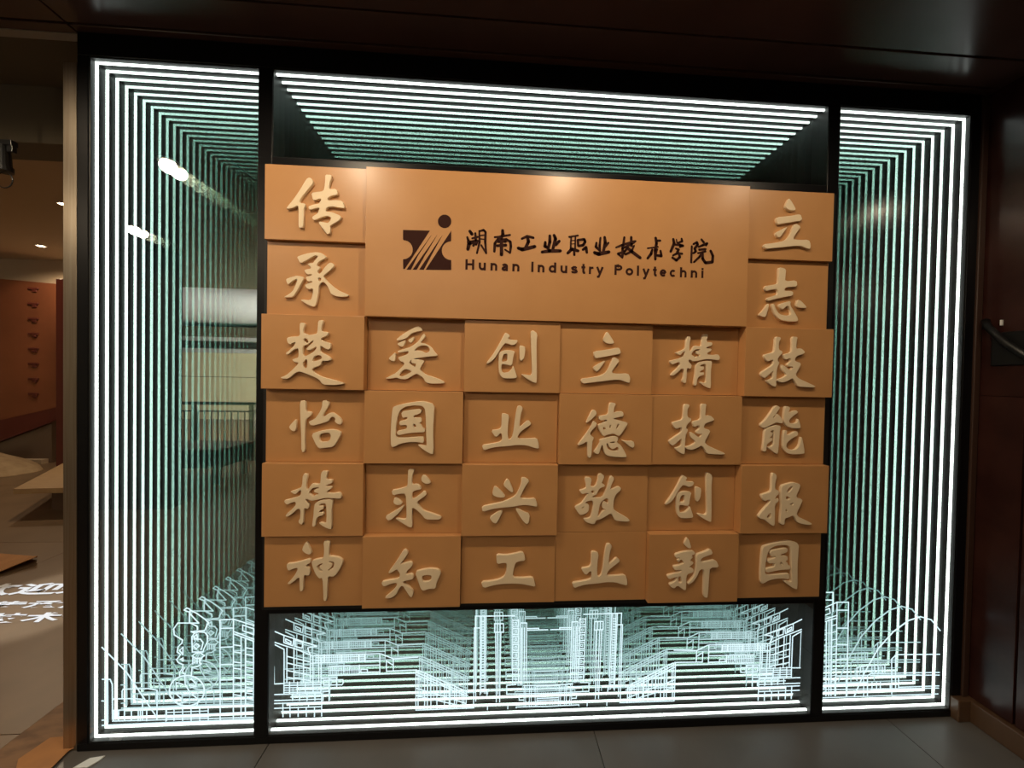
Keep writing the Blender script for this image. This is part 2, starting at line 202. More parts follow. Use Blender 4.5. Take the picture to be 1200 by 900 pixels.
GLYPHS={"传":[[[[-1046,-202],[-793,134],[-555,501],[-347,882],[-257,949],[-166,922],[-89,802],[-134,692],[-313,466],[-522,193],[-581,67],[-536,7],[-384,-2],[-368,-78],[-422,-174],[-426,-391],[-437,-826],[-482,-896],[-588,-894],[-604,-802],[-606,-523],[-609,-244],[-634,-75],[-820,-192],[-1001,-231]]],[[[317,1086],[545,1082],[561,1021],[487,800],[459,556],[742,589],[787,364],[537,321],[417,222],[417,144],[661,171],[951,169],[1046,-107],[878,-108],[602,-65],[420,-98],[336,-202],[376,-246],[605,-283],[912,-394],[882,-520],[700,-668],[503,-770],[535,-878],[506,-1066],[400,-1086],[276,-920],[106,-694],[121,-631],[304,-654],[441,-679],[531,-566],[546,-472],[423,-422],[271,-453],[120,-522],[-30,-606],[-122,-548],[-122,-471],[-2,-388],[88,-322],[117,-180],[116,-134],[-34,-172],[-216,-242],[-277,-105],[-127,-43],[115,21],[174,133],[189,202],[83,175],[-83,121],[-129,212],[-161,396],[50,437],[262,479],[306,636],[325,885]]]],"承":[[[[-706,817],[-554,886],[-278,975],[29,1019],[215,978],[386,842],[248,758],[94,673],[-12,521],[142,476],[128,412],[51,340],[43,260],[99,221],[160,249],[282,443],[450,639],[558,649],[668,546],[530,388],[284,174],[254,125],[411,-60],[598,-228],[848,-394],[1161,-512],[1177,-581],[1006,-618],[758,-613],[539,-531],[492,-406],[397,-203],[256,-65],[133,-164],[97,-228],[75,-546],[17,-865],[-44,-1019],[-198,-998],[-384,-893],[-576,-772],[-477,-747],[-293,-773],[-185,-744],[-125,-552],[-112,-330],[-296,-384],[-421,-214],[-329,-163],[-145,-110],[-151,-63],[-314,-84],[-393,87],[-301,112],[-178,142],[-163,199],[-332,168],[-457,328],[-334,373],[-196,410],[-212,473],[-336,563],[-244,598],[-121,602],[-60,715],[46,830],[37,883],[-62,889],[-215,788],[-398,671],[-582,576],[-644,693]],[[69,56],[131,89],[187,12],[132,-53],[77,-39]]],[[[-1097,-16],[-884,70],[-670,131],[-423,70],[-514,-91],[-635,-347],[-786,-605],[-846,-676],[-999,-700],[-1177,-696],[-970,-563],[-848,-449],[-758,-257],[-683,-33],[-730,-3],[-852,-86],[-1019,-234],[-1059,-156]]]],"楚":[[[[-462,1073],[-296,1062],[-281,1000],[-339,828],[-338,689],[-202,661],[-172,615],[8,657],[143,685],[172,872],[178,1167],[350,1188],[372,1126],[307,969],[294,767],[551,758],[537,633],[281,518],[297,456],[464,398],[640,355],[618,121],[497,119],[314,223],[269,253],[271,36],[377,-24],[560,-114],[683,-236],[562,-301],[350,-305],[320,-337],[306,-462],[-3,-577],[-3,-670],[82,-747],[356,-897],[751,-984],[1149,-1102],[1058,-1151],[723,-1188],[358,-1172],[235,-978],[-67,-843],[-430,-710],[-581,-744],[-700,-855],[-849,-975],[-998,-990],[-1149,-940],[-940,-859],[-731,-669],[-553,-479],[-494,-385],[-644,-372],[-735,-281],[-615,-232],[-510,-199],[-496,-75],[-498,96],[-558,141],[-708,45],[-901,-130],[-953,-38],[-798,74],[-649,247],[-605,357],[-710,323],[-814,259],[-905,365],[-915,519],[-712,555],[-487,577],[-449,670],[-469,856]],[[-336,472],[-231,515],[-155,399],[-184,320],[-290,395]],[[-349,239],[-198,258],[-49,401],[25,434],[-3,340],[-168,212],[-242,86],[-76,74],[103,203],[133,188],[104,94],[-45,-34],[-225,-131],[-345,-149]],[[2,-281],[31,-172],[166,-91],[302,-113],[334,-197],[259,-260],[108,-310],[2,-328]],[[-343,-366],[-194,-223],[-185,-534],[-251,-582],[-342,-537]]]],"怡":[[[[-694,295],[-705,-151],[-782,-209],[-890,-152],[-968,-42],[-892,70]]],[[[-577,951],[-422,959],[-360,906],[-372,555],[-202,551],[-140,494],[-170,397],[-339,268],[-375,139],[-393,-500],[-364,-964],[-506,-981],[-518,-373],[-555,265]]],[[[243,963],[367,981],[517,871],[401,661],[248,386],[311,371],[496,502],[621,526],[778,425],[935,282],[968,154],[922,57],[781,104],[686,199],[732,280],[653,359],[545,342],[484,197],[251,114],[-150,-1],[-276,172],[-29,271],[123,497],[229,722]]],[[[-154,-290],[130,-175],[565,-100],[784,-136],[957,-231],[819,-522],[665,-781],[323,-815],[121,-842],[-20,-625]],[[131,-335],[286,-253],[504,-242],[561,-331],[538,-492],[445,-573],[165,-598]]]],"精":[[[[-359,983],[-170,959],[-234,668],[-232,415],[-171,383],[-80,541],[-20,620],[224,589],[270,637],[296,1080],[511,1081],[521,1017],[453,764],[683,764],[714,716],[685,621],[470,557],[501,504],[686,510],[671,415],[503,335],[519,272],[750,256],[965,294],[1044,176],[1014,49],[844,58],[598,81],[383,66],[138,2],[-75,-29],[-198,51],[-259,19],[-227,-60],[-120,-156],[-134,-282],[-194,-330],[-302,-282],[-315,-535],[-327,-852],[-388,-915],[-495,-835],[-496,-756],[-436,-661],[-438,-345],[-530,-313],[-651,-439],[-862,-612],[-969,-596],[-924,-501],[-713,-312],[-593,-154],[-624,-59],[-745,-91],[-927,-179],[-1044,-11],[-838,36],[-565,114],[-428,193],[-414,320],[-430,383],[-475,351],[-596,225],[-657,225],[-816,320],[-688,358],[-506,430],[-385,509]],[[-154,272],[-18,446],[210,484],[226,440],[73,399],[43,335],[74,288],[212,256],[197,193],[75,186],[14,123],[-31,193],[-77,209]]],[[[78,-124],[230,-29],[475,18],[722,17],[708,-158],[680,-412],[702,-1081],[610,-1080],[424,-1000],[223,-855],[300,-824],[454,-872],[499,-825],[506,-539],[477,-125],[385,-119],[262,-150],[232,-220],[386,-204],[401,-252],[387,-332],[234,-410],[235,-468],[388,-443],[404,-491],[389,-564],[236,-601],[130,-696],[102,-982],[-5,-987],[-6,-886],[36,-537],[49,-283]]]],"神":[[[[-361,1089],[-299,1072],[-157,765],[-140,668],[-217,620],[-357,670],[-482,784],[-453,912]]],[[[-1034,291],[-818,305],[-541,366],[-185,475],[-168,313],[-338,218],[-322,154],[-182,119],[-194,-155],[-288,-170],[-396,-136],[-425,-378],[-422,-733],[-530,-770],[-556,-666],[-560,-279],[-597,-230],[-751,-373],[-904,-483],[-1012,-465],[-875,-322],[-722,-115],[-631,77],[-662,126],[-786,95],[-970,17],[-1027,146]]],[[[297,1115],[384,1137],[541,1113],[511,968],[490,548],[640,553],[860,511],[1034,380],[927,89],[711,-233],[476,-197],[458,-521],[439,-1137],[314,-1134],[311,-842],[274,-259],[149,-289],[23,-126],[-88,134],[-138,393],[80,455],[297,485],[326,776]],[[82,213],[268,298],[262,243],[160,196],[161,99],[271,17],[256,-25],[146,2],[89,100]],[[517,369],[674,351],[700,254],[645,93],[474,-2],[474,46],[582,126],[628,222],[596,304],[511,314]]]],"爱":[[[[-718,574],[-545,724],[-324,875],[-102,1010],[88,1096],[185,1034],[267,923],[59,885],[-131,815],[-242,731],[-320,626],[-511,547],[-686,517]]],[[[-700,397],[-542,481],[-351,551],[-444,305],[-571,296]]],[[[-287,568],[-17,705],[-142,442],[-238,472]]],[[[112,513],[284,842],[389,721],[225,516],[193,457],[386,438],[581,329],[745,105],[844,3],[780,-40],[522,-61],[73,-130],[-86,-156],[331,-196],[316,-294],[175,-524],[208,-589],[403,-748],[727,-839],[1052,-964],[1144,-1061],[925,-1091],[602,-1096],[391,-1041],[309,-863],[146,-769],[33,-722],[-172,-856],[-331,-950],[-555,-944],[-683,-881],[-874,-927],[-1144,-938],[-907,-804],[-717,-704],[-529,-506],[-403,-373],[-436,-293],[-564,-263],[-655,-119],[-502,-67],[-280,18],[-250,132],[-441,95],[-648,58],[-665,139],[-442,208],[-220,278],[-61,379]],[[-42,153],[68,285],[259,361],[452,343],[550,231],[519,133],[392,65],[230,159],[101,172]],[[-244,-289],[-133,-192],[-164,-287],[-83,-341],[28,-326],[7,-462],[-114,-416]],[[-604,-799],[-495,-635],[-368,-551],[-208,-597],[-127,-644],[-270,-728],[-429,-812],[-556,-837]]],[[[-1011,-159],[-869,-27],[-744,88],[-741,-121],[-771,-267],[-882,-254]]]],"国":[[[[-785,-729],[-798,-266],[-783,274],[-741,705],[-680,785],[-275,902],[195,982],[416,991],[796,885],[787,452],[762,-28],[798,-991],[697,-991],[506,-896],[187,-658],[313,-641],[503,-688],[534,-639],[511,-191],[468,640],[387,783],[166,828],[-211,791],[-428,677],[-535,468],[-608,53],[-618,-392],[-257,-389],[387,-336],[419,-384],[432,-592],[185,-552],[-129,-555],[-443,-614],[-660,-744]]],[[[-427,581],[-83,659],[325,703],[321,543],[171,477],[45,443],[40,364],[323,383],[338,207],[238,174],[334,95],[367,0],[462,-47],[464,-185],[180,-187],[-197,-229],[-541,-312],[-584,-137],[-262,-76],[-200,-5],[-217,89],[-483,70],[-491,230],[-266,280],[-189,329],[-205,393],[-377,343]],[[19,108],[81,140],[146,29],[52,-3]]]],"求":[[[[-223,1127],[2,1108],[-13,1036],[-75,839],[-86,512],[122,545],[253,447],[286,332],[62,299],[-66,217],[-69,-11],[2,-27],[257,152],[384,289],[499,145],[323,4],[100,-159],[264,-356],[395,-488],[655,-571],[1078,-721],[983,-836],[723,-835],[448,-817],[300,-635],[137,-471],[-26,-372],[-57,-404],[-59,-732],[-31,-1127],[-144,-1126],[-371,-993],[-694,-779],[-566,-779],[-341,-823],[-261,-764],[-278,-273],[-306,168],[-514,169],[-785,94],[-852,299],[-581,348],[-294,430],[-237,512],[-235,839]]],[[[-323,-246],[-505,-534],[-916,-908],[-1078,-711],[-825,-565],[-571,-403]]],[[[-721,38],[-543,-59],[-420,-174],[-477,-256],[-637,-272],[-782,-173]]],[[[327,889],[440,857],[637,628],[606,552],[445,539],[282,644],[264,775]]]],"知":[[[[-330,863],[-236,927],[-108,797],[-262,556],[-449,332],[-229,410],[-9,463],[57,326],[-37,214],[-162,103],[-207,-41],[61,3],[96,-207],[-125,-253],[-298,-298],[-281,-380],[-90,-480],[86,-661],[72,-806],[10,-919],[-70,-836],[-215,-607],[-338,-427],[-468,-603],[-529,-764],[-685,-890],[-810,-927],[-983,-911],[-843,-790],[-625,-600],[-533,-440],[-534,-343],[-754,-372],[-1020,-491],[-1116,-302],[-850,-242],[-536,-198],[-442,-151],[-413,9],[-541,172],[-635,109],[-806,15],[-854,64],[-669,303],[-484,591]]],[[[130,66],[408,144],[725,188],[980,152],[1116,37],[1002,-237],[925,-431],[912,-593],[641,-589],[467,-667],[355,-584],[255,-291]],[[380,-130],[506,-61],[729,-71],[755,-136],[716,-298],[446,-326]]]],"创":[[[[-967,-260],[-747,35],[-528,394],[-310,851],[-246,891],[-82,785],[-177,661],[-14,626],[213,622],[151,475],[-10,406],[-141,468],[-271,497],[-397,333],[-554,71],[-648,-92],[-807,-241],[-950,-308]]],[[[-491,137],[-331,221],[-137,242],[107,199],[61,52],[4,-370],[-192,-325],[-386,-297],[-399,-475],[-348,-635],[-122,-599],[5,-467],[42,-343],[120,-529],[206,-787],[142,-837],[-117,-851],[-344,-836],[-477,-670],[-508,-348],[-504,-57]],[[-382,-151],[-328,76],[-183,95],[-181,-18],[-178,-179],[-375,-216]]],[[[265,429],[412,400],[504,353],[479,-36],[358,-184],[291,-105],[280,122]]],[[[688,973],[791,1002],[957,883],[925,525],[942,-58],[967,-984],[895,-1002],[664,-892],[483,-782],[350,-654],[530,-684],[710,-713],[773,-614],[755,-192],[722,358]]]],"业":[[[[-358,564],[-227,566],[-67,502],[-104,155],[-120,-241],[-76,-455],[54,-372],[115,-73],[156,389],[231,853],[362,881],[463,790],[385,557],[328,27],[475,161],[671,335],[814,171],[610,30],[349,-170],[237,-403],[652,-400],[1034,-370],[1106,-629],[1109,-802],[925,-763],[623,-665],[258,-651],[-72,-703],[-533,-733],[-795,-791],[-1023,-881],[-1109,-661],[-798,-616],[-470,-558],[-324,-474],[-345,-210],[-411,-210],[-572,-383],[-774,-88],[-446,-52],[-366,53],[-354,317]]]],"兴":[[[[-567,571],[-403,457],[-173,214],[-204,126],[-430,126],[-641,214],[-659,328],[-614,490]]],[[[-119,847],[-21,766],[130,425],[122,327],[51,327],[-112,457],[-244,604],[-198,733]]],[[[-1052,-206],[-683,-126],[-298,-46],[-8,67],[216,197],[341,425],[434,685],[430,897],[593,881],[742,767],[630,620],[505,392],[395,148],[412,99],[738,82],[973,105],[1052,-98],[1045,-245],[809,-179],[580,-155],[352,-178],[93,-232],[-294,-257],[-648,-305],[-1016,-423]]],[[[-243,-371],[-383,-679],[-493,-868],[-640,-808],[-755,-629],[-548,-484],[-389,-387]]],[[[225,-308],[322,-292],[552,-423],[776,-505],[755,-816],[675,-897],[559,-815],[392,-585]]]],"工":[[[[-472,616],[-141,579],[189,625],[519,705],[604,588],[652,354],[426,339],[261,275],[200,25],[156,-306],[538,-319],[954,-291],[1025,-487],[1062,-682],[810,-617],[476,-552],[77,-539],[-320,-549],[-648,-611],[-959,-705],[-1062,-455],[-652,-428],[-356,-366],[-143,-252],[-81,-3],[-69,262],[-202,280],[-449,227],[-485,433]]]],"立":[[[[21,1024],[100,943],[257,716],[320,602],[260,551],[58,546],[-95,642],[-114,740],[-50,906]]],[[[-472,254],[-4,314],[466,417],[551,359],[606,169],[203,94],[-199,12],[-406,-32],[-476,138]]],[[[5,-82],[-125,-283],[-321,-552],[-439,-488],[-493,-357],[-261,-220]]],[[[305,56],[561,-71],[414,-273],[218,-574],[489,-602],[901,-578],[984,-759],[971,-959],[835,-928],[596,-839],[325,-844],[-111,-911],[-580,-969],[-880,-1024],[-984,-828],[-651,-782],[-250,-699],[-17,-595],[113,-411],[209,-144]]]],"德":[[[[-564,781],[-447,773],[-367,627],[-556,428],[-768,261],[-786,310],[-691,524]]],[[[-505,362],[-369,266],[-384,167],[-547,1],[-637,-131],[-575,-222],[-474,-277],[-537,-459],[-557,-1051],[-657,-1068],[-708,-1018],[-717,-591],[-737,-427],[-900,-543],[-1125,-594],[-1002,-429],[-776,-132],[-583,165]]],[[[97,1059],[230,1068],[358,1030],[301,898],[273,667],[438,735],[640,731],[684,541],[444,505],[244,453],[412,406],[834,305],[820,212],[544,-219],[443,-204],[290,-123],[57,-174],[-92,-241],[-212,-94],[-351,200],[-153,284],[45,375],[-22,401],[-255,359],[-326,545],[-26,581],[72,648]],[[-133,104],[-49,111],[-14,6],[-114,22]],[[132,205],[189,206],[169,74],[126,57]],[[449,258],[510,226],[437,60],[380,76]]],[[[-256,-358],[59,-273],[326,-221],[478,-269],[464,-385],[415,-451],[603,-582],[848,-1010],[748,-1050],[344,-1029],[42,-982],[-61,-867],[-117,-587],[-167,-587],[-260,-917],[-360,-924],[-479,-836],[-333,-654],[-220,-456]],[[15,-520],[64,-494],[135,-651],[271,-749],[469,-616],[523,-748],[406,-798],[171,-783],[52,-685]],[[164,-453],[364,-435],[349,-491],[165,-493]]],[[[598,-367],[834,-415],[1087,-406],[1125,-578],[1076,-684],[940,-629],[768,-482]]]],"敬":[[[[-743,853],[-539,837],[-452,770],[-498,517],[-463,467],[-310,484],[-213,720],[-201,955],[-100,1006],[55,889],[-24,686],[-57,602],[80,535],[48,467],[-121,416],[-219,248],[-251,147],[-319,130],[-404,96],[-420,53],[-215,29],[-10,45],[119,315],[215,619],[278,872],[346,906],[451,805],[353,585],[273,332],[460,417],[629,491],[734,417],[702,315],[533,180],[452,-22],[426,-394],[549,-513],[828,-667],[1107,-838],[1075,-912],[833,-911],[506,-869],[416,-699],[328,-580],[142,-698],[-60,-815],[-247,-848],[-295,-1000],[-397,-1006],[-637,-930],[-759,-795],[-606,-779],[-471,-745],[-408,-493],[-363,-189],[-417,-71],[-553,-88],[-721,-155],[-550,-222],[-529,-391],[-594,-559],[-846,-659],[-950,-592],[-1107,-356],[-1058,-288],[-856,-188],[-757,-54],[-626,147],[-559,198],[-661,221],[-830,174],[-942,332],[-733,383],[-649,450]],[[-476,315],[-341,332],[-371,181],[-458,231]],[[-852,-390],[-735,-289],[-751,-357],[-817,-424]],[[-58,-122],[126,18],[236,-22],[227,-208],[95,-106],[-6,-156],[-18,-359],[137,-454],[0,-487],[-131,-696],[-198,-713],[-152,-494],[-106,-257]]]],"技":[[[[-575,974],[-369,961],[-356,894],[-432,759],[-424,458],[-286,426],[-266,326],[-451,157],[-465,23],[-377,-27],[-475,-246],[-499,-648],[-491,-983],[-577,-990],[-751,-901],[-910,-751],[-756,-717],[-637,-649],[-627,-381],[-695,-415],[-829,-550],[-997,-692],[-1174,-486],[-938,-316],[-667,-147],[-637,21],[-673,71],[-894,-22],[-1055,250],[-782,320],[-612,372],[-584,657]]],[[[113,1001],[338,987],[307,869],[289,500],[489,553],[666,404],[633,336],[324,232],[257,130],[260,30],[522,-42],[440,-237],[292,-508],[417,-641],[733,-774],[1174,-957],[1053,-1001],[739,-993],[391,-971],[299,-777],[174,-643],[3,-745],[-201,-830],[-409,-798],[-488,-698],[-275,-663],[-37,-510],[-213,-377],[-284,-294],[-289,-110],[-149,-176],[62,-342],[214,-189],[-10,-191],[-82,-108],[87,28],[48,162],[-155,59],[-230,293],[112,364],[132,666]]]],"新":[[[[-290,1200],[-219,1132],[-115,861],[-123,777],[-245,788],[-394,914],[-372,1032]]],[[[-757,547],[-414,644],[-35,691],[53,606],[38,538],[-99,489],[-11,437],[-163,287],[-5,234],[-20,150],[-191,33],[-16,-19],[20,-121],[-29,-188],[-253,-253],[-282,-456],[-272,-862],[-340,-888],[-481,-791],[-639,-687],[-757,-821],[-932,-716],[-952,-615],[-764,-550],[-663,-450],[-648,-349],[-802,-380],[-973,-445],[-1063,-292],[-806,-228],[-498,-148],[-465,-64],[-758,-94],[-821,75],[-608,106],[-368,188],[-404,256],[-511,358],[-610,207],[-665,326],[-547,426],[-719,394]],[[-597,-333],[-493,-334],[-469,-588],[-590,-586]]],[[[90,521],[418,619],[693,752],[786,547],[561,465],[320,383],[272,214],[567,261],[915,308],[1063,0],[678,5],[653,-334],[622,-1150],[571,-1200],[466,-1164],[434,-1010],[443,-331],[436,-59],[262,-73],[165,-327],[-2,-562],[-173,-661],[-215,-626],[-90,-492],[60,-291],[119,80]]]],"志":[[[[-224,1056],[-135,1086],[91,1016],[72,793],[62,519],[547,597],[581,331],[321,315],[70,273],[38,142],[398,153],[422,-34],[81,-96],[-348,-195],[-650,-290],[-690,-154],[-423,-77],[-228,-3],[-245,201],[-503,186],[-733,100],[-793,319],[-508,363],[-223,424],[-213,715]]],[[[-629,-374],[-585,-424],[-654,-734],[-720,-934],[-846,-928],[-1016,-847],[-835,-671]]],[[[-468,-387],[-378,-384],[-300,-587],[-150,-788],[104,-850],[356,-808],[332,-637],[206,-414],[24,-595],[-48,-597],[-197,-413],[52,-320],[320,-243],[308,-432],[459,-633],[669,-971],[617,-1076],[256,-1086],[-107,-1027],[-329,-828],[-426,-591]]],[[[626,-182],[773,-246],[1016,-480],[963,-522],[709,-516],[580,-458],[587,-320]]]],"能":[[[[-363,958],[-256,987],[-138,899],[-283,683],[-457,475],[-349,493],[-317,614],[-210,643],[-22,411],[-11,273],[-126,271],[-272,304],[-521,198],[-821,40],[-970,211],[-777,368],[-570,645]]],[[[-767,17],[-554,122],[-268,194],[-87,161],[-133,-108],[-153,-627],[-179,-973],[-270,-956],[-454,-836],[-620,-699],[-459,-663],[-371,-594],[-364,-214],[-370,-7],[-513,-43],[-512,-95],[-385,-111],[-471,-249],[-541,-319],[-415,-335],[-430,-422],[-606,-544],[-659,-596],[-669,-855],[-776,-890],[-831,-838],[-788,-493]]],[[[70,929],[141,972],[295,915],[205,672],[526,814],[649,723],[443,589],[249,414],[271,293],[453,260],[614,314],[645,487],[765,125],[713,66],[386,69],[130,171],[14,411],[39,756]]],[[[63,-3],[190,-19],[160,-244],[606,-15],[667,-205],[434,-311],[187,-520],[163,-694],[304,-797],[558,-812],[734,-620],[778,-273],[834,-307],[970,-931],[854,-974],[310,-987],[125,-867],[11,-695],[17,-280]]]],"报":[[[[-621,1028],[-515,1055],[-405,927],[-469,689],[-477,382],[-335,365],[-295,229],[-434,110],[-466,8],[-307,42],[-321,-94],[-460,-196],[-449,-571],[-441,-1049],[-541,-1055],[-722,-928],[-885,-791],[-1045,-773],[-1153,-687],[-1017,-501],[-743,-196],[-624,-26],[-749,-9],[-924,-76],[-1072,179],[-827,247],[-652,314],[-621,450]],[[-611,-485],[-613,-758],[-816,-723]]],[[[-226,536],[12,621],[295,683],[583,604],[552,451],[392,75],[691,6],[643,-165],[441,-575],[553,-712],[807,-816],[1153,-990],[993,-1030],[669,-987],[469,-900],[411,-746],[300,-636],[124,-727],[-34,-761],[-27,-983],[-115,-1023],[-224,-965],[-213,-709],[-175,-231],[-230,178]],[[37,365],[123,485],[264,519],[232,416],[129,297],[41,263]],[[-8,144],[207,58],[102,-10],[-3,-10]],[[144,-198],[320,-113],[288,-232],[198,-232]],[[-10,-368],[99,-488],[-6,-505]]]]}
PLACED=[["传",[1,1],36,-58],["承",[2,1],-6,-26],["楚",[3,1],44,-10],["怡",[4,1],20,-6],["精",[5,1],47,31],["神",[6,1],75,38],["爱",[3,2],-19,6],["国",[4,2],-28,18],["求",[5,2],5,22],["知",[6,2],7,0],["创",[3,3],-22,10],["业",[4,3],-10,-5],["兴",[5,3],-20,13],["工",[6,3],0,-12],["立",[3,4],-57,30],["德",[4,4],-24,-11],["敬",[5,4],-12,-5],["技",[4,5],-35,62],["新",[6,5],-75,75],["志",[2,6],-150,3],["能",[4,6],-38,32],["报",[5,6],-39,48],["立",[1,6],-186,1],["技",[3,6],-113,25],["精",[3,5],-38,3],["创",[5,5],-133,10],["业",[6,4],-57,77],["国",[6,6],-7,20]]
SMALL=[["湖",[[[[14408,19860],[14484,19757]],98],[[[14316,19634],[14361,19509],[14341,19445]],69],[[[14345,19191],[14394,19425],[14562,19475]],108],[[[14610,19794],[14636,19520],[14544,19326]],69],[[[14497,19599],[14708,19661]],61],[[[14531,19431],[14649,19372],[14710,19523]],56],[[[14757,19885],[14775,19462],[14686,19055]],56],[[[14757,19874],[14916,19923],[14992,19852],[14988,19470],[15026,19068]],61],[[[14803,19717],[14962,19745]],39],[[[14805,19590],[14986,19576]],39],[[[15026,19068],[14840,19358]],56]]],["南",[[[[15630,19943],[15644,19773],[15561,19642]],91],[[[15336,19676],[15602,19718],[15912,19784]],61],[[[15475,19639],[15350,19442],[15334,19144]],74],[[[15434,19573],[15775,19608],[15927,19529],[15951,19360],[15924,19113]],69],[[[15924,19113],[15739,19224]],56],[[[15593,19644],[15603,19037]],104],[[[15477,19511],[15755,19544]],87],[[[15437,19361],[15758,19395]],91]]],["工",[[[[16365,19664],[16568,19758],[16796,19714]],74],[[[16569,19726],[16615,19557],[16511,19339]],91],[[[16232,19307],[16383,19259],[16856,19385]],100]]],["业",[[[[17422,19814],[17427,19589],[17377,19373]],87],[[[17585,19843],[17642,19705],[17551,19337]],91],[[[17254,19561],[17246,19411],[17377,19352]],91],[[[17785,19625],[17657,19491]],95],[[[17141,19192],[17423,19246],[17836,19262]],95]]],["职",[[[[18164,19802],[18502,19869]],56],[[[18241,19794],[18228,19363]],56],[[[18404,19844],[18403,19370]],56],[[[18122,19187],[18272,19343],[18514,19288]],91],[[[18360,19325],[18375,19132]],74],[[[18265,19666],[18396,19682]],30],[[[18268,19537],[18399,19553]],30],[[[18495,19697],[18521,19483]],78],[[[18495,19697],[18746,19729],[18781,19644],[18707,19511],[18532,19472]],74],[[[18700,19339],[18819,19430],[18856,19237]],78]]],["业",[[[[19373,19819],[19346,19515],[19374,19257]],65],[[[19533,19847],[19565,19632],[19484,19261]],87],[[[19222,19618],[19204,19466],[19350,19342]],74],[[[19686,19637],[19525,19436]],69],[[[19153,19248],[19309,19200],[19705,19291]],104]]],["技",[[[[20303,19868],[20246,19442],[20243,19116]],74],[[[19990,19475],[20243,19583],[20697,19742]],65],[[[20243,19094],[20073,19240],[20327,19337],[20457,19494]],65],[[[20570,19889],[20589,19564]],87],[[[20741,19744],[20588,19629],[20323,19488]],69],[[[20690,19568],[20594,19347],[20374,19230],[20284,19270]],61],[[[20412,19492],[20594,19347],[20935,19120]],91]]],["术",[[[[21534,19907],[21573,19690],[21523,19426],[21543,19078]],78],[[[21716,19805],[21581,19800]],74],[[[21229,19491],[21632,19562]],52],[[[21410,19444],[21369,19289],[21238,19110]],78],[[[21612,19473],[21550,19231]],52],[[[21737,19413],[21776,19218],[21595,19233]],74]]],["学",[[[[22234,19881],[22272,19718],[22144,19407]],82],[[[22359,19875],[22385,19745]],43],[[[22562,19916],[22587,19818],[22430,19746]],65],[[[22251,19673],[22500,19672],[22626,19645],[22502,19596]],65],[[[22345,19524],[22460,19485],[22394,19394]],65],[[[22239,19257],[22395,19340],[22600,19336]],65],[[[22439,19418],[22512,19201],[22379,19076],[22218,19169]],69]]],["院",[[[[22979,19636],[22972,19021]],69],[[[23045,19727],[23180,19798],[23216,19712],[23095,19553],[23143,19445],[23054,19376]],69],[[[23359,19915],[23454,19809]],74],[[[23253,19625],[23411,19697],[23592,19771],[23548,19692]],65],[[[23278,19516],[23529,19548]],74],[[[23236,19383],[23532,19460]],65],[[[23418,19434],[23286,19231],[23086,19036]],65],[[[23418,19412],[23425,19170],[23543,19020],[23817,19063],[23834,19295],[23737,19490]],78]]]]
LOGO=[[[11946,19806],[12926,19819],[12029,18370],[11974,18368],[11961,18717],[11981,18729],[12057,18743],[12128,18773],[12191,18818],[12243,18876],[12282,18943],[12306,19017],[12313,19094],[12304,19170],[12278,19242],[12237,19307],[12183,19360],[12119,19400],[12047,19425],[11972,19433],[11951,19457]],[[12984,19653],[12508,18891],[12251,18350],[12093,18350]],[[13193,19662],[12744,18872],[12465,18357],[12320,18358]],[[13389,19670],[12981,18881],[12724,18366],[12557,18366]],[[13714,19852],[12793,18369],[13736,18397],[13731,18755],[13718,18763],[13643,18771],[13571,18796],[13507,18835],[13453,18888],[13413,18952],[13387,19023],[13378,19099],[13385,19175],[13408,19248],[13447,19315],[13499,19372],[13562,19416],[13632,19446],[13707,19460],[13719,19472]],[[13711,20197],[13707,20149],[13694,20102],[13672,20058],[13642,20020],[13605,19987],[13562,19963],[13516,19947],[13468,19940],[13420,19943],[13374,19955],[13331,19976],[13293,20005],[13262,20041],[13239,20083],[13224,20128],[13219,20176],[13223,20224],[13236,20271],[13258,20315],[13288,20354],[13325,20386],[13367,20411],[13413,20427],[13461,20434],[13509,20431],[13555,20419],[13598,20398],[13636,20369],[13667,20333],[13691,20291],[13706,20245]]]
